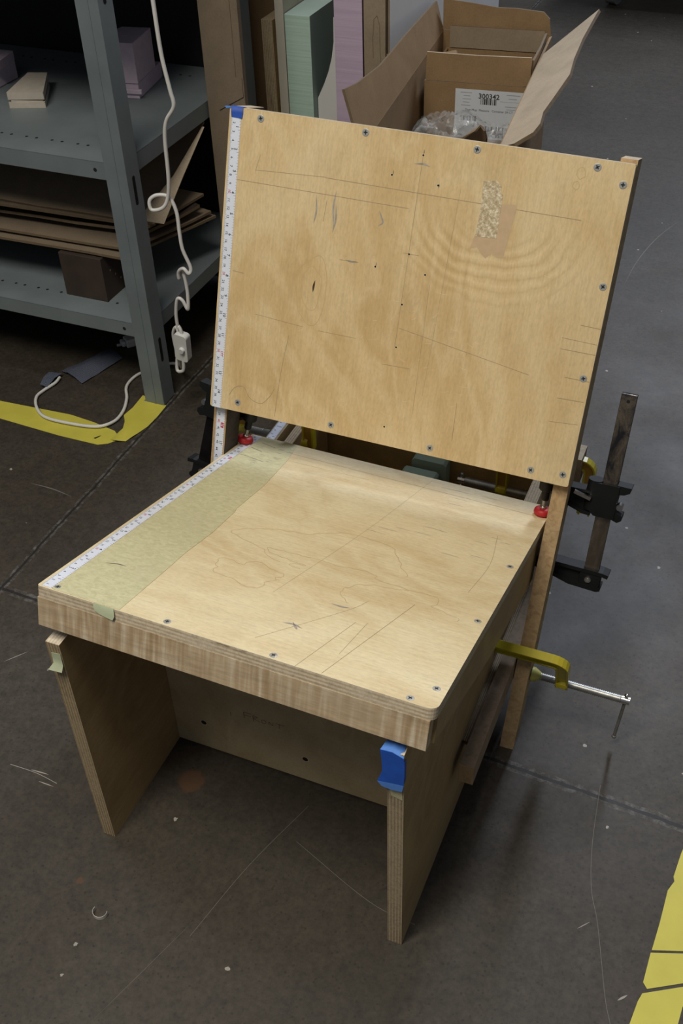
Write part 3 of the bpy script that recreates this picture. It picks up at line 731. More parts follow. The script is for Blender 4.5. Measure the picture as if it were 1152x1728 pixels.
# ================================================================== CLAMPS
def bar_clamp(f, ox, top, barlow, lab, mir=1, barmat='bar_steel', jaw_w=2.0):
    """local frame: origin = pad point on the seat surface; +x*mir = away from the seat, z = along the bar"""
    base = f @ Vector((ox*mir, 0, -7)); t = empty('bar_clamp', (base.x, base.y, base.z), lab, 'clamp', None)
    def X(pts): return [(p[0]*mir, p[1]) for p in pts]
    b = MB(); hw = .95
    b.box(min((ox-hw)*mir, (ox+hw)*mir), max((ox-hw)*mir, (ox+hw)*mir), -.32, .32, barlow, top, barmat, {'+x' if mir > 0 else '-x': 'dark_bar'})
    b.tube([(ox*mir, -.325, top-.9), (ox*mir, -.30, top-.9)], .22, 'dark_hole', 12)
    b.build('bar', f, t, .06)
    # fixed jaw: web + two flanges
    j = MB()
    z1 = barlow+.2; tip = -5.15
    web = X([(-.9, tip), (ox-4.6, tip-.35), (ox+1.4, z1), (ox+1.4, z1-2.4), (ox-2.5, z1-2.5), (ox-5.0, z1-1.8), (-.9, tip-1.3)])
    j.prism(web, -.5, .5, 'black_paint', 'xz')
    j.prism(X([(-.9, tip), (ox-4.6, tip-.33), (ox+1.5, z1), (ox+2.3, z1-.15), (ox+2.2, z1-.65), (ox+1.4, z1-.5), (ox-4.6, tip-.8), (-.9, tip-.4)]), -1.05, 1.05, 'black_paint', 'xz')
    j.prism(X([(-.9, tip-1.0), (ox-5, z1-1.5), (ox-2.5, z1-2.1), (ox+1.0, z1-2.25), (ox+1.6, z1-2.1), (ox+1.6, z1-2.6), (ox+1.1, z1-2.8), (ox-2.5, z1-2.65), (ox-5, z1-1.95), (-.9, tip-1.4)]), -1.05, 1.05, 'black_paint', 'xz')
    j.box(min((ox-1.3)*mir, (ox+1.35)*mir), max((ox-1.3)*mir, (ox+1.35)*mir), -.95, .95, z1-2.4, z1-.1, 'black_paint')
    jaw = j.build('fixed_jaw', f, t, .08)
    r = MB(); r.tube([((ox-.15)*mir, -1.12, z1-1.35), ((ox-.15)*mir, -.9, z1-1.35)], .42, 'chrome', 16); r.tube([((ox-.15)*mir, -1.2, z1-1.35), ((ox-.15)*mir, -1.0, z1-1.35)], .2, 'screw_steel', 12)
    r.build('rivet', f, jaw)
    # sliding jaw
    s = MB(); a, c = 2.0, 6.5
    s.prism(X([(ox-1.9, c-.1), (ox+1.3, c+.0), (ox+1.3, a), (ox-1.2, a), (ox-1.9, a+.6)]), -1.0, 1.0, 'black_paint', 'xz')
    s.tube([((ox-1.75)*mir, 0, a+.5), ((ox-1.75)*mir, 0, c+.05)], .98, 'black_paint', 14)
    s.prism(X([(ox+.9, c+.1), (ox+2.75, c+.1), (ox+2.6, c-.6), (ox+2.0, c-.95), (ox+1.3, c-1.1), (ox+1.3, c-1.9), (ox+.9, c-1.9)]), -.85, .85, 'black_paint', 'xz')
    s.prism(X([(ox+.9, a), (ox+1.8, a-.3), (ox+2.3, a+.1), (ox+2.3, a+.7), (ox+1.5, a+.9), (ox+1.3, a+1.4), (ox+.9, a+1.4)]), -.85, .85, 'black_paint', 'xz')
    s.prism(X([(.4, 4.8), (ox-2.2, 4.9), (ox-1.5, 4.9), (ox-1.5, 2.2), (ox-2.6, 2.0), (1.2, 3.4), (.4, 3.6)]), -.45, .45, 'black_paint', 'xz')
    s.prism(X([(.4, 4.7), (ox-1.6, 4.8), (ox-1.6, 5.2), (.4, 5.0)]), -.95, .95, 'black_paint', 'xz')
    s.prism(X([(.6, 3.6), (1.4, 3.1), (ox-2.7, 1.95), (ox-1.6, 1.85), (ox-1.6, 2.3), (ox-2.6, 2.35), (1.5, 3.5), (.6, 4.0)]), -.95, .95, 'black_paint', 'xz')
    s.tube([(0, 0, 3.5), (0, 0, 3.65), (0, 0, 6.6), (0, 0, 7.4)], [.9, 1.02, 1.02, .6], 'black_paint', 18)
    sj = s.build('sliding_jaw', f, t, .08)
    k = MB(); k.box(min((ox-3.9)*mir, (ox-1.7)*mir), max((ox-3.9)*mir, (ox-1.7)*mir), -1.5, -1.1, -.12, .32, 'chrome')
    k.build('release_lever', rotf(shift(f, 0, 0, 5.6), 'Y', 14*mir, (0, 0, 0)), sj)
    k = MB(); k.tube([((ox+1.7)*mir, -.5, 3.6), ((ox+1.7)*mir, .5, 3.6)], .42, 'chrome', 12); k.build('cross_pin', f, sj)
    # spindle
    p = MB(); p.thread((0, 0, .9), (0, 0, 3.7), .32, .24, 'screw_steel'); p.sphere((0, 0, 1.05), .46, 'chrome', 14, (1, 1, .8)); p.build('spindle', f, t)
    p = MB(); p.tube([(0, 0, 2.1), (0, 0, 2.25), (0, 0, 3.7)], [.42, .5, .52], 'black_paint', 16); p.build('sleeve', f, t)
    p = MB(); p.tube([(0, 0, 0.03), (0, 0, .12), (0, 0, .42), (0, 0, .78), (0, 0, .95), (0, 0, .9)], [.88, 1.08, 1.16, 1.06, .85, .55], 'red_vinyl', 24); p.build('pad', f, t)['label'] = 'red vinyl pad cap'
    return t
FCR = shift(FS, 42.95, 46.75, .05)
bar_clamp(FCR, 50.5-42.95, 18.1, -5.75, 'black bar clamp with bright steel bar standing up on the right side of the chair')
FCL = rotf(FS, 'Y', 9, (.47, 46.3, .05))
bar_clamp(FCL, 5.35, 16.2, -5.4, 'black bar clamp with dark bar gripping the left rear seat corner behind the ruler', -1, 'dark_bar')

def c_clamp(f, lab, arm, boss_a, pad_a, end_a, depth, jaw=0, handle=(0, 0, 1), hl=7, bend=0, name='c_clamp', recess=False, rs=.56, padmat='yellow_pad'):
    """local x = screw axis, pointing towards the fixed jaw; local z = throat side where the spine runs. jaw face at x=jaw"""
    p0 = f @ Vector((boss_a, 0, 0)); t = empty(name, p0, lab, 'clamp', 'yellow C-clamps gripping the chair')
    b = MB()
    # I-section frame swept along a path in xz
    r = 1.3; path = [(boss_a, -.9), (boss_a, depth-r)]
    for i in range(1, 6):
        a = math.radians(180-18*i); path.append((boss_a+r+r*math.cos(a), depth-r+r*math.sin(a)))
    path.append((jaw+1.0-r, depth))
    for i in range(1, 6):
        a = math.radians(90-18*i); path.append((jaw+1.0-r+r*math.cos(a), depth-r+r*math.sin(a)))
    path.append((jaw+1.0, -.9))
    def sweep(hw, y0, y1, mat):
        vs = []; n = len(path)
        for i, (px, pz) in enumerate(path):
            a = Vector(path[max(i-1, 0)]); c = Vector(path[min(i+1, n-1)]); d = (c-a).normalized(); e = Vector((-d.y, d.x))
            k = hw*(1.0 if not (i in (0, n-1)) else .85)
            for sgn, yy in ((1, y0), (1, y1), (-1, y1), (-1, y0)):
                vs.append((px+e.x*k*sgn, yy, pz+e.y*k*sgn))
        fs = [[i*4+k, i*4+(k+1) % 4, (i+1)*4+(k+1) % 4, (i+1)*4+k] for i in range(n-1) for k in range(4)]
        fs += [[3, 2, 1, 0], [(n-1)*4+k for k in range(4)]]
        b.add(vs, fs, mat)
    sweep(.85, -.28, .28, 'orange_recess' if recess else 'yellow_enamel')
    # outer and inner flanges
    def flange(off, w):
        vs = []; n = len(path)
        for i, (px, pz) in enumerate(path):
            a = Vector(path[max(i-1, 0)]); c = Vector(path[min(i+1, n-1)]); d = (c-a).normalized(); e = Vector((-d.y, d.x))
            for o_, yy in ((off+.14, -w), (off+.14, w), (off-.14, w), (off-.14, -w)):
                vs.append((px+e.x*o_, yy, pz+e.y*o_))
        fs = [[i*4+k, i*4+(k+1) % 4, (i+1)*4+(k+1) % 4, (i+1)*4+k] for i in range(n-1) for k in range(4)]
        fs += [[3, 2, 1, 0], [(n-1)*4+k for k in range(4)]]
        b.add(vs, fs, 'yellow_enamel')
    flange(.72, .62); flange(-.72, .62)
    b.tube([(boss_a-.85, 0, 0), (boss_a-.6, 0, 0), (boss_a+.6, 0, 0), (boss_a+.85, 0, 0)], [.75, .95, .95, .75], 'yellow_enamel', 8)
    b.tube([(jaw+.02, 0, 0), (jaw+.9, 0, 0)], [.95, .8], 'yellow_enamel', 16)
    b.build('frame', f, t, .06)
    s = MB(); s.thread((end_a, 0, 0), (pad_a-1.1, 0, 0), rs, .27, 'screw_steel'); s.tube([(end_a-1.1, 0, 0), (end_a, 0, 0)], .55, 'chrome', 14); s.build('screw', f, t)
    s = MB(); s.tube([(pad_a-1.7, 0, 0), (pad_a-1.3, 0, 0), (pad_a-.35, 0, 0), (pad_a-.02, 0, 0)], [.42, .5, 1.0, 1.02] if padmat == 'yellow_pad' else [.42, .5, .6, .6], padmat, 18); s.build('swivel_pad', f, t)
    h = Vector(handle).normalized(); c0 = Vector((end_a-.55, 0, 0))
    s = MB(); s.tube([c0-h*.8, c0+h*hl], .22, 'screw_steel', 10); s.sphere(c0-h*.85, .34, 'chrome', 12); s.sphere(c0+h*hl, .34, 'screw_steel', 12); s.build('handle', f, t)
    return t
# lower right: screw on the outside, pad on the post, spine above
bdir = Vector((0, -.33, .944)).normalized(); adir = Vector((-.997, -.0, .0)).normalized()
f3 = frame((45.85, 35.9, 9.4), adir, bdir.cross(adir), bdir)
c_clamp(f3, 'yellow C-clamp low on the right with its long screw and handle sticking out sideways', None, -4.2, -.05, -12.0, 6.1, jaw=9.4, handle=(.06, .35, -.95), hl=7.6)
# rear right, behind the seat
f4 = frame((39.45, 62, 17.75), (1, 0, 0), (0, 1, 0), (0, 0, 1))
c_clamp(f4, 'yellow C-clamp behind the seat at right, seen below the backrest and past the post', None, -5.9, -.05, -11.6, 8.0, jaw=5.6, handle=(0, .35, .9), hl=.9, recess=True, rs=.72)
# rear left
f5 = frame((.45, 52.6, 26.0), (1, 0, 0), (0, 1, 0), (0, 0, 1))
c_clamp(f5, 'yellow C-clamp at the left rear beside the red pad, mostly hidden by the backrest', None, -4.3, -.05, -7.5, 9.0, jaw=5.3, handle=(0, 1, 0.2), hl=2.5, recess=True, padmat='screw_steel')

# mint foam offcuts on the cross rail
def foam_block(x0, x1, y0, y1, z0, z1, ch, lab):
    b = MB(); b.prism([(x0, z0), (x1, z0), (x1, z1-ch), (x1-ch, z1), (x0+ch, z1), (x0, z1-ch)], y0, y1, 'mint_block', 'xz')
    return tag(b.build('foam_block', FW, None, .1), lab, 'foam block', 'mint foam offcuts behind the seat')
foam_block(19.6, 25.0, 61.2, 63.4, 13.12, 20.5, .45, 'taller mint green foam offcut standing behind the seat under the backrest')
foam_block(18.6, 24.2, 57.6, 60.6, 13.12, 19.3, .4, 'shorter mint green foam offcut just peeking over the rear seat edge')

# ================================================================== SHELVING
shelf = empty('shelving_unit', (-80, 108, 0), 'grey painted steel shelving unit on the left with two perforated shelves', 'shelf')
SX0, SX1, SY0, SY1 = -132, -41.3, 85.2, 133
def upright(x, y, sx, sy, name='upright'):
    """L-shaped post; corner at (x,y), flanges go sx in x and sy in y"""
    b = MB(); H = 180
    sl = []
    b.box(min(x, x+sx*4.2), max(x, x+sx*4.2), min(y, y+sy*.3), max(y, y+sy*.3), 0, H, 'steel_grey_paint')
    b.box(min(x, x+sx*.3), max(x, x+sx*.3), min(y+sy*.3, y+sy*4), max(y+sy*.3, y+sy*4), 0, H, 'steel_grey_paint')
    yo = y-sy*.03; xm = x+sx*1.9
    b.box(xm-.12, xm+.12, min(yo, yo+sy*.1)-.08, max(yo, yo+sy*.1), 0, H, 'steel_grey_paint')
    if abs(x+40.0) < 1 and sy > 0:
        for z in (11.8, 43.5, 76, 108):
            b.prism([(y+1.9+.42*math.cos(a), z+(2.2 if math.sin(a) > 0 else -2.2)+.42*math.sin(a)) for a in [i*math.pi/8+.01 for i in range(16)]], x-.02, x+.03, 'black_paint', 'yz')
    b.box(min(x, x+sx*4.6), max(x, x+sx*4.6), min(y, y+sy*4.4), max(y, y+sy*4.4), 0, .2, 'steel_grey_paint')
    return b.build(name, FW, shelf, .04)
upright(-40.0, 84.8, -1, 1); upright(-40.0, 133.6, -1, -1); upright(-133, 84.8, 1, 1); upright(-133, 133.6, 1, -1)
def shelf_board(z, lip=3.0):
    b = MB(); x1 = SX1; t = .15
    b.box(SX0, x1, SY0, SY1, z-t, z, 'steel_grey_paint')
    b.box(SX0, x1, SY0, SY0+t, z-lip, z, 'steel_grey_paint'); b.box(SX0, x1, SY1-t, SY1, z-lip, z, 'steel_grey_paint')
    b.box(x1-t, x1, SY0, SY1, z-lip, z, 'steel_grey_paint'); b.box(SX0, SX0+t, SY0, SY1, z-lip, z, 'steel_grey_paint')
    b.box(SX0, x1, SY0, SY0+1.2, z-lip-.02, z-lip+.12, 'steel_grey_paint')
    x = -51.1
    while x > SX0+5:
        for dx in (0, -2.1):
            for yy in (90.8, 127.5):
                b.add([(x+dx+.3*math.cos(a), yy+.3*math.sin(a), z+.012) for a in [i*math.pi/6 for i in range(12)]], [list(range(12))], 'dark_hole')
        x -= 5.35
    for (hx) in (-46.4,):
        b.add([(hx+.36*math.cos(a), SY0-.012, z-1.5+.36*math.sin(a)) for a in [i*math.pi/8 for i in range(16)]], [list(range(16))], 'dark_hole')
    return b.build('shelf_board', FW, shelf, .12)
shelf_board(17.4, 2.9); shelf_board(48.4, 3.1); shelf_board(84)
b = MB(); b.box(SX0, -41, 133.7, 134.2, 1, 180, 'near_black'); b.build('shade_sheet', FW, shelf)  # added near-black sheet standing in for the shade inside the shelves
# things on the shelves
b = MB(); 
for z0, z1, in_ in ((48.42, 49.5, .0), (49.5, 50.0, .45), (50.0, 51.3, 0)):
    b.prism([(-75.2+in_, 101.3+in_*.5), (-68.6-in_, 103.7+in_*.5), (-74.2-in_, 113.2), (-77.9+in_, 112.1)], z0, z1, 'tan_foam', 'xy')
tag(b.build('carved_block', FW, None, .25), 'small pale tan tapered block with a grooved side on the upper shelf', 'block')
fb = frame((-58.2, 112.5, 48.42), (.985, .17, 0), (-.17, .985, 0), (0, 0, 1))
b = MB(); b.box(0, 4.3, 0, 12.5, 0, 2.9, 'lilac_block'); b.box(.6, 5.0, -.5, .01, 1.0, 1.9, 'lilac_block')
tag(b.build('foam_block', fb, None, .15), 'flat lilac foam offcut under the bigger lilac block on the upper shelf', 'foam block', 'lilac foam offcuts on the upper shelf')
b = MB(); b.prism([(-4.2, 3.0), (4.5, 3.0), (4.5, 10.2), (-1.2, 10.2), (-4.2, 9.0)], -.3, 9, 'lilac_block', 'xz')
tag(b.build('foam_block', fb, None, .15), 'big square lilac foam block, uppermost of the stack behind the shelf post', 'foam block', 'lilac foam offcuts on the upper shelf')
b = MB(); b.box(-92, -83.6, 108, 116, 48.42, 52.0, 'lilac_block'); b.prism([(-92, 109), (-82.2, 109), (-83.5, 116), (-92, 116)], 52.02, 53.6, 'lilac_block', 'xy')
tag(b.build('foam_block', FW, None, .2), 'lilac foam offcut cut by the left picture edge on the upper shelf', 'foam block', 'lilac foam offcuts on the upper shelf')
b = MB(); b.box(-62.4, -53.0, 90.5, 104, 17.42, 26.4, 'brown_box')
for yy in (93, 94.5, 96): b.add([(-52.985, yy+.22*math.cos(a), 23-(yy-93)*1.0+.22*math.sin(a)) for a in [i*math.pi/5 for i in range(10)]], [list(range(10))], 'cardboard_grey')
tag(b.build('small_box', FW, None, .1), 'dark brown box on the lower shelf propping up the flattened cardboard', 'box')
def cardsheet(pts, z, th, lab, mat='cardboard_old', sag=.6):
    # four corners (x,y) FL, FR, BR, BL -> sagging sheet
    FL, FR, BR, BL = [Vector((p[0], p[1], 0)) for p in pts]; g = []
    for i in range(9):
        r = []
        for j in range(5):
            a, c = i/8, j/4; p = FL.lerp(FR, a).lerp(BL.lerp(BR, a), c)
            r.append((p.x, p.y, z+sag*noise.noise(Vector((a*3, c*2, z)))-.5*sag*(1-a)*(1-c)))
        g.append(r)
    b = MB(); b.sheet(g, th, mat, 'cardboard_edge')
    return tag(b.build('flattened_box', FW, None), lab, 'cardboard', 'flattened boxes on the lower shelf')
cardsheet([(-108, 90.8), (-48.6, 91.2), (-40.2, 113), (-108, 128)], 27.0, .5, 'lowest flattened cardboard sheet lying on the small brown box on the shelf', 'cardboard_old', .3)
cardsheet([(-108, 91.6), (-47.2, 92.6), (-40.6, 112), (-108, 128)], 28.3, .5, 'second flattened cardboard sheet up from the small brown box', 'cardboard_old', .4)
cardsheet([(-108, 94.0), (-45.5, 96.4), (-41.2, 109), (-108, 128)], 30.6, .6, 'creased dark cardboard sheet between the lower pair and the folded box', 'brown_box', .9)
g = []
for i in range(9):
    a = i/8; r = []
    for j in range(6):
        c = j/5; xx = -108+a*64.5; yy = 92.5+c*22+a*3.6
        r.append((xx, yy, 32.4+1.6*(1-a)+c*c*3+c*8.2+.5*noise.noise(Vector((a*4, c, 5)))))
    g.append(r)
b = MB(); b.sheet(g, .5, 'cardboard_old', 'cardboard_edge')
b.sheet([[(-108, 91, 33.4), (-108, 114, 33.2)], [(-44.5, 95.8, 31.9), (-41.8, 112, 31.7)]], .5, 'cardboard_old', 'cardboard_edge')
b.sheet([[(-46.5, 95.2, 33.2), (-43.3, 104.5, 38.4), (-41.7, 114, 44.3)], [(-42.0, 97.0, 32.3), (-41.6, 104.9, 38.1), (-41.3, 114.2, 44.2)]], .4, 'cardboard_pale', 'cardboard_edge')
tag(b.build('folded_box', FW, None), 'half folded cardboard box, topmost on the lower shelf with a pale folded strip', 'cardboard', 'flattened boxes on the lower shelf')

# ================================================================== CORD
cord = empty('power_cord', (-33, 83, 0), 'white power cord hanging beside the shelf post and looping over the floor tape', 'cord')
Y = 82.2
pts = [(-30, 84, 110), (-29.6, 83.5, 90), (-29.1, 83, 76), (-28.9, 83, 68.3), (-28.2, 83, 63.1), (-27.9, 83, 60.5), (-29.6, 83, 58), (-30.3, 83, 55), (-30.6, 83, 49), (-31.2, 83, 45.4), (-32.2, 82.6, 43.4), (-34.3, 82.3, 42.8), (-34.6, 82.5, 44.3),
       (-33.4, 83, 45.2), (-31.5, 83.6, 44.9), (-30.4, 83.6, 42.5), (-30.1, 83.2, 39), (-29.8, 83, 36), (-28.7, 83, 32.8), (-29.0, 82.6, 31.8), (-29.9, 82.6, 32.6), (-31.2, 83, 31.6), (-31.5, 83.3, 30.0), (-31.1, 83.6, 31.8), (-30.5, 83.4, 31.0), (-30.2, 83.3, 28), (-30.2, 83, 25.2),
       (-30.5, 83, 24.4), (-31.3, 83, 26.0), (-32.3, 83, 26), (-33.0, 83, 23), (-33.1, 83.1, 20.0), (-32.9, 83.1, 20.3), (-32.5, 83, 19.6), (-32.4, 83, 18.8)]
b = MB(); b.tube(spline(pts, 6), .32, 'cord_white', 8)
pts2 = [(-32.9, 83, 13.2), (-33.1, 83, 11.3), (-33.6, 83, 10.6), (-34.8, 83.4, 10.4), (-34.6, 83.7, 13), (-33.8, 84, 17), (-34.4, 84.6, 19.0), (-35.6, 85, 17), (-36, 86, 12), (-37.5, 89, 7), (-41, 94.5, 3.2), (-45.5, 97.0, 1.2), (-49.4, 94.0, .45), (-50.6, 91, .4), (-50.2, 87.5, .4),
        (-48.0, 84, .4), (-46.4, 80, .4), (-46.2, 76.2, .5), (-48.6, 73.6, .5), (-54.7, 72.7, .5), (-59.7, 72.9, .5), (-63.0, 75.0, .5), (-65.2, 78, .45), (-65.3, 80.5, .4), (-64.6, 83.6, .45), (-64.8, 85.6, .5)]
b.tube(spline(pts2, 6), .32, 'cord_white', 8)
b.tube(spline([(-59.9, 99.9, .8), (-59.5, 100.6, .6), (-58.8, 101.4, .8)], 5), .3, 'cord_white', 8)
b.build('cable', FW, cord)
fsw = frame((-32.75, 83.2, 16.1), (.97, -.05, -.12), (.05, .99, .1), (.11, -.1, .98))
b = MB(); b.prism(rounded(-1.35, 1.35, -2.95, 2.95, .6, 4), -.75, .75, 'white_plastic', 'xy'); 
fs2 = fsw @ Matrix.Rotation(math.radians(90), 4, 'X')
sw = b.build('inline_switch', fs2, cord, .2)
b = MB(); b.tube([(.35, -.2, .7), (.35, -.2, 1.3)], [.62, .5], 'white_plastic', 18); b.build('button', fs2, sw)
fpl = frame((-58.2, 102.0, 1.0), (.62, .78, 0), (-.78, .62, 0), (0, 0, 1))
b = MB(); b.box(-1.0, 5.5, -1.3, 1.3, -.95, .9, 'white_plastic'); b.box(-1.9, -1.0, -.9, .9, -.6, .6, 'white_plastic'); b.build('plug', fpl, cord, .3)
b = MB(); g = [[(-66.9, 81.8, .7), (-65.0, 81.5, .7)], [(-67.4, 84.0, 1.1), (-64.9, 84.3, 1.2)], [(-67.7, 86.2, .8), (-64.8, 86.6, .9)]]; b.sheet(g, .06, 'pouch_foil'); b.build('cord_tag', FW, cord)
# pouch on the floor
b = MB(); g = []
A, B_, Cc, D = Vector((-66.0, 88.0, 0)), Vector((-61.3, 98.9, 0)), Vector((-56.7, 96.7, 0)), Vector((-59.5, 85.6, 0))
for i in range(10):
    r = []
    for j in range(7):
        a, c = i/9, j/6; p = A.lerp(B_, a).lerp(D.lerp(Cc, a), c)
        r.append((p.x, p.y, .25+1.0*math.sin(math.pi*c)*(.3+.7*math.sin(math.pi*(.15+.8*a)))+.25*noise.noise(Vector((a*4, c*4, 0)))))
    g.append(r)
b.sheet(g, .08, 'pouch_foil')
tag(b.build('foil_pouch', FW, None), 'dark glossy striped pouch lying on the floor under the shelf', 'pouch')

# ================================================================== FLOOR TAPE
b = MB(); b.prism([(-90, 74.6), (-90, 69.0), (-68.2, 69.9), (-54, 69.2), (-45.5, 69.3), (-43.8, 70.3), (-42.4, 72.4), (-44.8, 74.2), (-50, 75.2), (-55.7, 75.8), (-71.8, 74.9)], .01, .06, 'yellow_vinyl', 'xy')
b.poly([(-47.4, 70.8), (-46.6, 71.9), (-46.3, 72.0), (-46.9, 70.7)], 'dark_hole', .065)
tag(b.build('floor_tape', FW, None), 'long yellow floor tape strip running left under the white cord', 'tape', 'yellow floor marking tape')
b = MB(); g = [[(-45.8, 86.4, .12), (-42.5, 85.9, .1), (-39.6, 84.9, .1)], [(-45.5, 82, .1), (-42.4, 81.8, .1), (-39.4, 81, .1)], [(-45.8, 79.2, .12), (-42.4, 78.6, .1), (-39.5, 77.6, .12)], [(-44.2, 77.0, .5), (-42.4, 76.1, .5), (-40.0, 75.2, .2)], [(-43.6, 75.3, .2), (-42.2, 74.2, .9), (-40.4, 73.6, .3)], [(-44.0, 71.4, .12), (-42.4, 71.2, .5), (-41.0, 72.0, .12)]]
b.sheet(g, .05, 'yellow_vinyl')
tag(b.build('floor_tape', FW, None), 'short yellow tape piece crumpled at the foot of the shelf post', 'tape', 'yellow floor marking tape')
b = MB()
R = [(81.6, 60), (76.5, 60), (71, 33), (70.0, 26), (69.34, 22.4), (69.0, 18.8), (69.2, 18.2), (68.66, 16.7), (68.6, 14.6), (68.5, 12), (68.26, 8.45)]
b.prism(R+[(74.2, 10.6), (76.8, 27)], .01, .06, 'yellow_vinyl', 'xy')
b.prism([(68.2, 8.1), (68.05, 4.3), (68.6, 3.7), (74.0, 6.9), (74.2, 10.3)], .01, .06, 'yellow_vinyl', 'xy')
b.prism([(68.2, 3.0), (67.9, 1.9), (67.55, -.9), (66, -20), (71, -21), (72.4, .4), (72.6, 3.1), (73.9, 6.4)], .01, .06, 'yellow_vinyl', 'xy')
tag(b.build('floor_tape', FW, None), 'worn yellow floor tape with cuts at the lower right picture edge', 'tape', 'yellow floor marking tape')
b = MB(); b.sheet([[(6.2+1.0*math.cos(a)*.9, -11.4+1.0*math.sin(a)*.8, z) for z in (.1, .7)] for a in [math.pi*.9+i*.35 for i in range(12)]], .05, 'wood_shaving')
tag(b.build('curled_shaving', FW, None), 'tiny pale curled shaving on the floor in front of the left leg', 'shaving')

# ================================================================== SHEET GOODS behind
Y0 = 135.0
def board(x0, x1, y0, y1, h, mats, name, lab, cat, lean=0, group='sheet material stacked upright behind the chair'):
    b = MB(); b.box(x0, x1, y0, y1, 0, h, mats[0], mats[1] if len(mats) > 1 else None)
    return b
def boardT(b, name, lab, cat, bevel=.05):
    return tag(b.build(name, FW, None, bevel), lab, cat, 'sheet material stacked upright behind the chair')
b = board(-41.0, -33.1, 116, 117.2, 118, ['cardboard_old'], '', '', '')
b.prism([(-38.6, 50.6), (-37.0, 51.5), (-36.7, 52.6), (-36.2, 51.9), (-33.3, 53.6), (-33.3, 50.2), (-38.6, 47.2)], 115.8, 116.0, 'cardboard_old', 'xz')
b.box(-34.6, -34.5, 115.9, 116.0, 53.6, 118, 'cardboard_edge')
boardT(b, 'cardboard_sheet', 'tall folded cardboard with a torn flap, nearest the shelf', 'cardboard')
b = board(-54, -36.4, 151, 152.2, 130, ['cardboard'], '', '', ''); boardT(b, 'cardboard_sheet', 'tall brown cardboard panel left of the short plywood offcut', 'cardboard')
b = MB(); b.box(-38.4, -36.0, Y0, Y0+15, 0, 58.0, 'veneer_base', {'-y': 'edge_x', '+z': 'edge_x'}); boardT(b, 'plywood_offcut', 'short plywood offcut standing on edge left of the pale board', 'plywood')
b = board(-35.3, -33.5, Y0, Y0+55, 110, ['pale_board'], '', '', ''); boardT(b, 'pale_board', 'tall thin pale board squeezed between plywood and mint foam', 'board')
b = MB(); b.box(-33.3, -28.0, Y0, Y0+50, 0, 59.4, 'mint_foam', {'+z': 'mint_top', '+x': 'mint_side'}); boardT(b, 'mint_foam_board', 'thick mint green insulation foam board standing on edge', 'foam board')
b = MB(); cv = [(-24.0, 59.0), (-24.1, 54.5), (-24.6, 51.5), (-25.4, 48.8), (-26.4, 46.4), (-27.9, 43.4), (-27.9, 0), (-23.2, 0), (-23.2, 59.0)]
b.prism(cv, Y0+2.0, Y0+2.3, 'paper_white', 'xz')
tag(b.build('white_card', FW, None), 'curved white card wedged between the mint and lilac foam', 'card')
b = MB(); b.box(-23.0, -17.3, Y0, Y0+55, 0, 112, 'lilac_foam', {'+x': 'lilac_face', '-x': 'lilac_face'}); boardT(b, 'lilac_foam_board', 'tall lilac insulation foam board standing on edge', 'foam board')
b = MB(); b.box(-17.0, -12.7, Y0, Y0+1.5, 0, 112, 'cardboard_grey', {'-x': 'cardboard_pale'}); b.box(-17.0, -16.5, Y0+1.5, Y0+50, 0, 112, 'cardboard_old')
for pts in ([(-15.2, 57), (-15.0, 60), (-14.4, 60.6), (-13.9, 59), (-13.8, 54), (-13.5, 50)], [(-15.3, 57), (-15.2, 53)]):
    for a, c in zip(pts, pts[1:]):
        b.add([(a[0], Y0-.02, a[1]), (a[0]+.12, Y0-.02, a[1]), (c[0]+.12, Y0-.02, c[1]), (c[0], Y0-.02, c[1])], [[0, 1, 2, 3]], 'cardboard_edge')
boardT(b, 'cardboard_sheet', 'brown wrapped cardboard panel between the lilac foam and the white board', 'cardboard')
b = MB(); b.box(-12.3, -11.9, Y0+.3, Y0+75, 0, 115, 'white_board', {'-y': 'cardboard_old'}); b.box(-12.45, -11.85, Y0-.1, Y0+.3, 0, 54, 'cardboard_old'); boardT(b, 'white_board', 'tall white faced board behind the open cardboard box', 'board')

# ================================================================== BIG CARDBOARD BOX
ya = math.radians(6.2)
FX = frame((-1.26, 83.77, 0), (math.cos(ya), math.sin(ya), 0), (-math.sin(ya), math.cos(ya), 0), (0, 0, 1))
bc = FX @ Vector((11, 45, 0)); box = empty('cardboard_box', (bc.x, bc.y, 0), 'large open brown cardboard box with raised flaps behind the backrest', 'box')
BW, V0, V1, H = 22.3, 12.5, 75.0, 52.0; T = .45
b = MB(); b.box(0, BW, V0, V1, 0, T, 'cardboard')
b.box(0, T, V0, V1, T, H, 'cardboard'); b.box(BW-T, BW, V0, V1, T, H, 'cardboard'); b.box(T, BW-T, V0, V0+T, T, H, 'cardboard'); b.box(T, BW-T, V1-T, V1, T, H, 'cardboard')
b.build('body', FX, box)
def outline_sheet(top, bottom, th, name, mats=('cardboard', 'cardboard_edge'), lab=None):
    """bottom/top: matched point lists -> flap"""
    g = []
    for p, q in zip(bottom, top):
        p, q = Vector(p), Vector(q); g.append([p, p.lerp(q, .5)+Vector((0, 0, .0)), q])
    b = MB(); b.sheet(g, th, mats[0], mats[1]); o = b.build(name, FX, box)
    if lab: o['label'] = lab
    return o
vs = [12.6, 19.3, 32.0, 40, 48.7, 58, 67.2, 75.0]; zs = [61.2, 59.95, 58.6, 58.4, 58.3, 58.0, 57.7, 57.4]
outline_sheet([(-(z-52)*.25, v, z) for v, z in zip(vs, zs)], [(.22, v, 51.9) for v in vs], .45, 'flap')
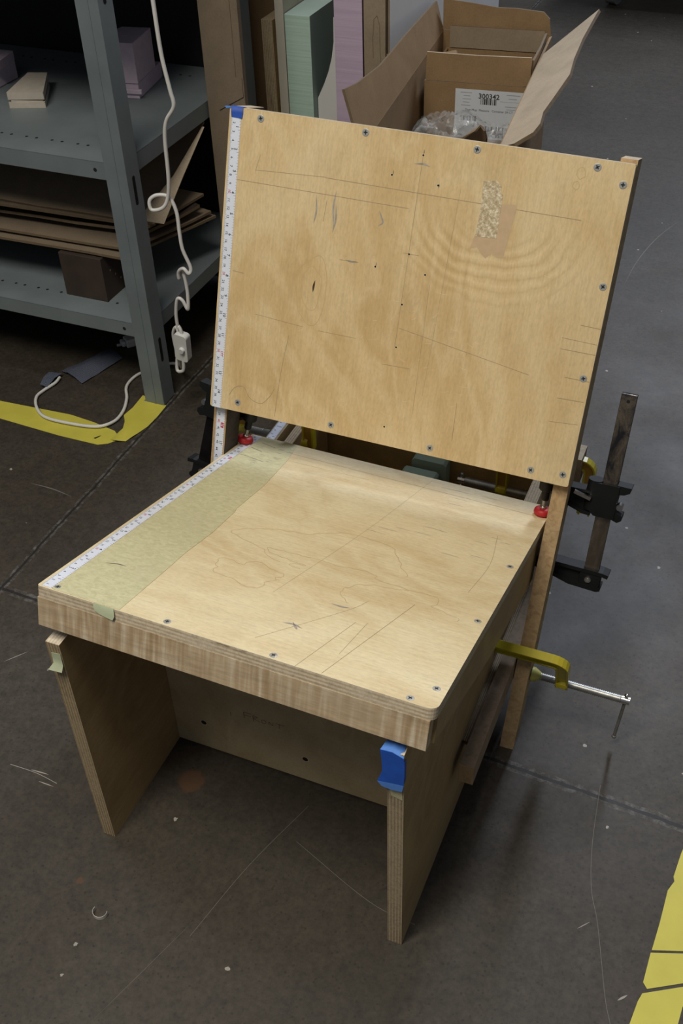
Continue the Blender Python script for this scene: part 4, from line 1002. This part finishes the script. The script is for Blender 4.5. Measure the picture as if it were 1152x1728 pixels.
outline_sheet([(0.2, 75.2, 57.9), (6, 75.5, 57.3), (11.2, 75.4, 56.7), (15, 75.2, 56.8), (20.3, 75.1, 56.4), (21.6, 75, 55.2)], [(.3, 75, 52.1), (6, 75, 52.1), (11.2, 75, 52.1), (15, 75, 52.1), (20.4, 75, 52.1), (22.1, 75, 52.1)], .45, 'flap')
ft = [(24.8, 14.7, 53.8), (27.5, 15.8, 55.4), (28.2, 18.0, 56.0), (27.9, 23.5, 55.8), (29.0, 29.5, 56.6), (30.2, 37, 57.4), (29.9, 45.5, 57.3), (30.1, 56, 57.5), (30.9, 66.5, 58.1), (31.3, 71, 58.4)]
fbm = [(22.3, 17.0, 52.1), (22.3, 18.5, 52.1), (22.3, 21, 52.1), (22.3, 25.5, 52.1), (22.3, 31, 52.1), (22.3, 37, 52.1), (22.3, 43, 52.1), (22.3, 49, 52.1), (22.3, 56, 52.1), (22.6, 62.5, 52.3)]
outline_sheet(ft, fbm, .6, 'flap', ('cardboard_pale', 'cardboard_edge'), 'paler flap folded outward on the right')
# inner box
IV = 54.2
bi = FX @ Vector((12, 64, 0)); ibox = empty('inner_box', (bi.x, bi.y, .5), 'smaller open cardboard box with a white shipping label, nested inside the large box', 'box')
b = MB(); b.box(1.3, 21.4, IV, 74.2, .5, .9, 'cardboard'); b.box(1.3, 21.4, IV, IV+.4, .9, 48.95, 'cardboard'); b.box(1.3, 1.7, IV+.4, 73.8, .9, 48.9, 'cardboard'); b.box(21.0, 21.4, IV+.4, 73.8, .9, 48.9, 'cardboard'); b.box(1.3, 21.4, 73.8, 74.2, .9, 48.9, 'cardboard')
ib = b.build('body', FX, ibox)
b = MB(); b.sheet([[(1.5, IV+.2, 49.1), (1.7, IV+.25, 54.2)], [(11, IV+.2, 49.1), (11, IV+.5, 54.0)], [(21.4, IV+.2, 49.1), (21.3, IV+.2, 54.3)]], .4, 'cardboard', 'cardboard_pale'); b.build('flap', FX, ibox)
b = MB(); b.sheet([[(21.2, IV+.6, 49.1), (21.5, IV+1, 53.6)], [(21.2, 64, 49.1), (21.7, 63, 53.6)], [(21.2, 73, 49.1), (21.5, 72, 53.4)]], .4, 'cardboard', 'cardboard_edge'); b.build('flap', FX, ibox)
b = MB(); b.sheet([[(2.0, 73.9, 49.1), (2.0, 74.0, 53.2)], [(21.0, 73.9, 49.1), (21.0, 74.0, 53.2)]], .35, 'cardboard_grey', 'cardboard_edge'); b.build('flap', FX, ibox)
b = MB(); b.sheet([[(1.6, IV+3, 49.1), (6.5, IV+6.5, 50.0)], [(1.6, 70, 49.1), (5, 66, 51.0)]], .35, 'cardboard', 'cardboard_edge'); b.build('flap', FX, ibox)
FL = FX @ frame((7.4, IV-.03, 38.6), (1, 0, 0), (0, 0, 1), (0, -1, 0))
b = MB(); b.prism([(0, 0), (13.4, 0), (13.7, 9.3), (0, 9.3)], 0, .03, 'label_paper', 'xy')
def bars(x, y, w, h, n, seed):
    rr = random.Random(seed); p = x; unit = w/n/2.1
    while p < x+w:
        a = unit*rr.choice((1, 1, 2, 3)); b.add([(p, y, .04), (p+a, y, .04), (p+a, y+h, .04), (p, y+h, .04)], [[0, 1, 2, 3]], 'label_ink'); p += a+unit*rr.choice((1, 1, 2))
ex, ey = (1, 0, 0), (0, 1, 0)
b.text('300342', (6.5, 8.2, .03), 1.35, 'label_ink', ex, ey, .02)
bars(4.9, 6.6, 3.2, 1.1, 16, 1); bars(1.2, 3.4, 2.8, .9, 14, 4); bars(5.2, .7, 2.4, 1.8, 10, 6); bars(8.1, .4, 4.4, 2.1, 20, 9)
b.text('Dust Mop  Measure   Container 24 CT', (6.6, 5.5, .03), .58, 'label_ink', ex, ey, .0, sx=1)
for x0, x1, y in ((1.0, 3.2, 8.6), (1.6, 2.9, 8.0), (1.4, 3.1, 7.4), (1.5, 2.8, 6.8), (1.2, 3.0, 6.2), (1.4, 2.8, 5.1), (9.8, 12.4, 8.6), (10.2, 11.8, 7.9), (9.6, 13.2, 6.4), (9.9, 12.6, 5.9)):
    b.add([(x0, y, .04), (x1, y, .04), (x1, y+.14, .04), (x0, y+.14, .04)], [[0, 1, 2, 3]], 'label_grey')
b.add([(8.6, 7.35, .04), (13.3, 7.35, .04), (13.3, 7.42, .04), (8.6, 7.42, .04)], [[0, 1, 2, 3]], 'label_grey')
lb = b.build('shipping_label', FL, ibox); lb['label'] = 'white shipping label reading 300342 with barcodes'
# plastic wrap and a torn scrap on top of the box contents
b = MB(); g = []
for i in range(52):
    r = []
    for j in range(60):
        a, c = i/51, j/59; x = .8+a*20.4; y = 20+c*33
        z = 43.2+2.2*noise.noise(Vector((a*3, c*5, 1)))+1.3*abs(noise.noise(Vector((a*9, c*14, 4))))+1.3*abs(noise.noise(Vector((a*17, c*26, 7))))+.7*abs(noise.noise(Vector((a*38, c*60, 2))))
        edge = min(a, 1-a, c, 1-c); z -= 2.5*max(0, .12-edge)/.12
        if edge < .001: z = .7
        z += 2.0*math.exp(-((a-.2)**2+(c-.8)**2)*14)
        r.append((x, y, z))
    g.append(r)
b.sheet(g, .04, 'clear_plastic', smooth=False)
tag(b.build('plastic_wrap', FX, None), 'crumpled clear plastic wrap inside the large cardboard box', 'plastic wrap')
b = MB(); b.sheet([[(11.8, 33, 45.4), (15.0, 36, 45.6), (17.2, 34, 45.4)], [(13.2, 32, 47.2), (15.6, 33.2, 48.6), (17.6, 31.5, 47.8)], [(15.6, 31.3, 48.9), (16.4, 31.6, 49.9), (17.3, 30.8, 49.4)]], .35, 'cardboard', 'cardboard_edge')
tag(b.build('cardboard_scrap', FX, None), 'torn cardboard scrap poking out of the plastic wrap', 'cardboard')

# ================================================================== CART WHEEL far back
cart = empty('utility_cart', (-12, 376, 0), 'dark cart at the top edge of which only one grey castor wheel shows', 'cart')
b = MB(); b.tube([(-13.9, 373.5, 5.6), (-10.4, 372.6, 5.6)], 5.5, 'wheel_grey', 28); b.tube([(-14.1, 373.55, 5.6), (-10.2, 372.55, 5.6)], 3.4, 'rubber', 24); b.build('castor_wheel', FW, cart, .4)
b = MB(); b.box(-14.8, -14.2, 371.5, 375.5, 4.5, 15, 'dark_bar'); b.box(-10.0, -9.4, 370.6, 374.6, 4.5, 15, 'dark_bar'); b.box(-15, -9.2, 370.5, 376, 14.5, 15.2, 'dark_bar'); b.build('castor_fork', FW, cart)
b = MB(); b.box(-18, 95, 366, 440, 15.3, 19, 'black_paint'); b.box(-18, 95, 366, 440, 60, 64, 'black_paint')
for x in (-17, 92):
    for y in (367, 437): b.box(x, x+2, y, y+2, 19, 60, 'black_paint')
b.build('cart_body', FW, cart)

# ================================================================== LIGHT
def area(name, loc, target, sx, sy, power, col):
    L = bpy.data.lights.new(name, 'AREA'); L.shape = 'RECTANGLE'; L.size = sx; L.size_y = sy; L.energy = power; L.color = col
    o = bpy.data.objects.new(name, L); C.objects.link(o); o.location = loc
    d = Vector(target)-Vector(loc); o.rotation_euler = d.to_track_quat('-Z', 'Y').to_euler(); return o
area('ceiling_strip_near', (-.05, -.85, 2.9), (.05, -.75, 0), .5, 1.6, 66, (1, .935, .82))
area('ceiling_strip_behind', (.50, 4.0, 3.1), (.45, 1.5, 0), .35, 1.8, 95, (.80, .87, 1))
area('ceiling_strip_left', (-1.6, .6, 3.2), (-1.2, .6, 0), .3, 1.6, 8, (.95, .96, 1))
w = bpy.data.worlds.new('world'); sc.world = w; w.use_nodes = True
bg = w.node_tree.nodes['Background']; bg.inputs[0].default_value = (.78, .85, 1, 1); bg.inputs[1].default_value = .13

# ================================================================== CAMERA
cam = bpy.data.cameras.new('camera'); co = bpy.data.objects.new('camera', cam); C.objects.link(co)
R = ((.9227362853791717, .3843612141116862, -.02870896604264525), (.2303277168971579, -.6096028847480485, -.7585073933296894), (-.30904189113062064, .6932898239505954, -.651031742339006))
Rm = Matrix.Identity(4)
for i in range(3):
    Rm[i][0] = R[0][i]; Rm[i][1] = -R[1][i]*1.0; Rm[i][2] = -R[2][i]
# rows of R: camera x (right), y (down), z (forward) in world axes
Rm = Matrix(((R[0][0], -R[1][0], -R[2][0], .61908338), (R[0][1], -R[1][1], -R[2][1], -.6058857), (R[0][2], -R[1][2], -R[2][2], 1.20392153), (0, 0, 0, 1)))
co.matrix_world = Rm
cam.sensor_fit = 'HORIZONTAL'; cam.sensor_width = 36; cam.lens = 36*1813.578/1152; cam.clip_start = .02; cam.clip_end = 60
sc.camera = co
sc.view_settings.view_transform = 'Standard'; sc.view_settings.look = 'None'; sc.view_settings.gamma = 1; sc.view_settings.exposure = 0.0
try: sc.view_settings.use_curve_mapping = False
except Exception: pass
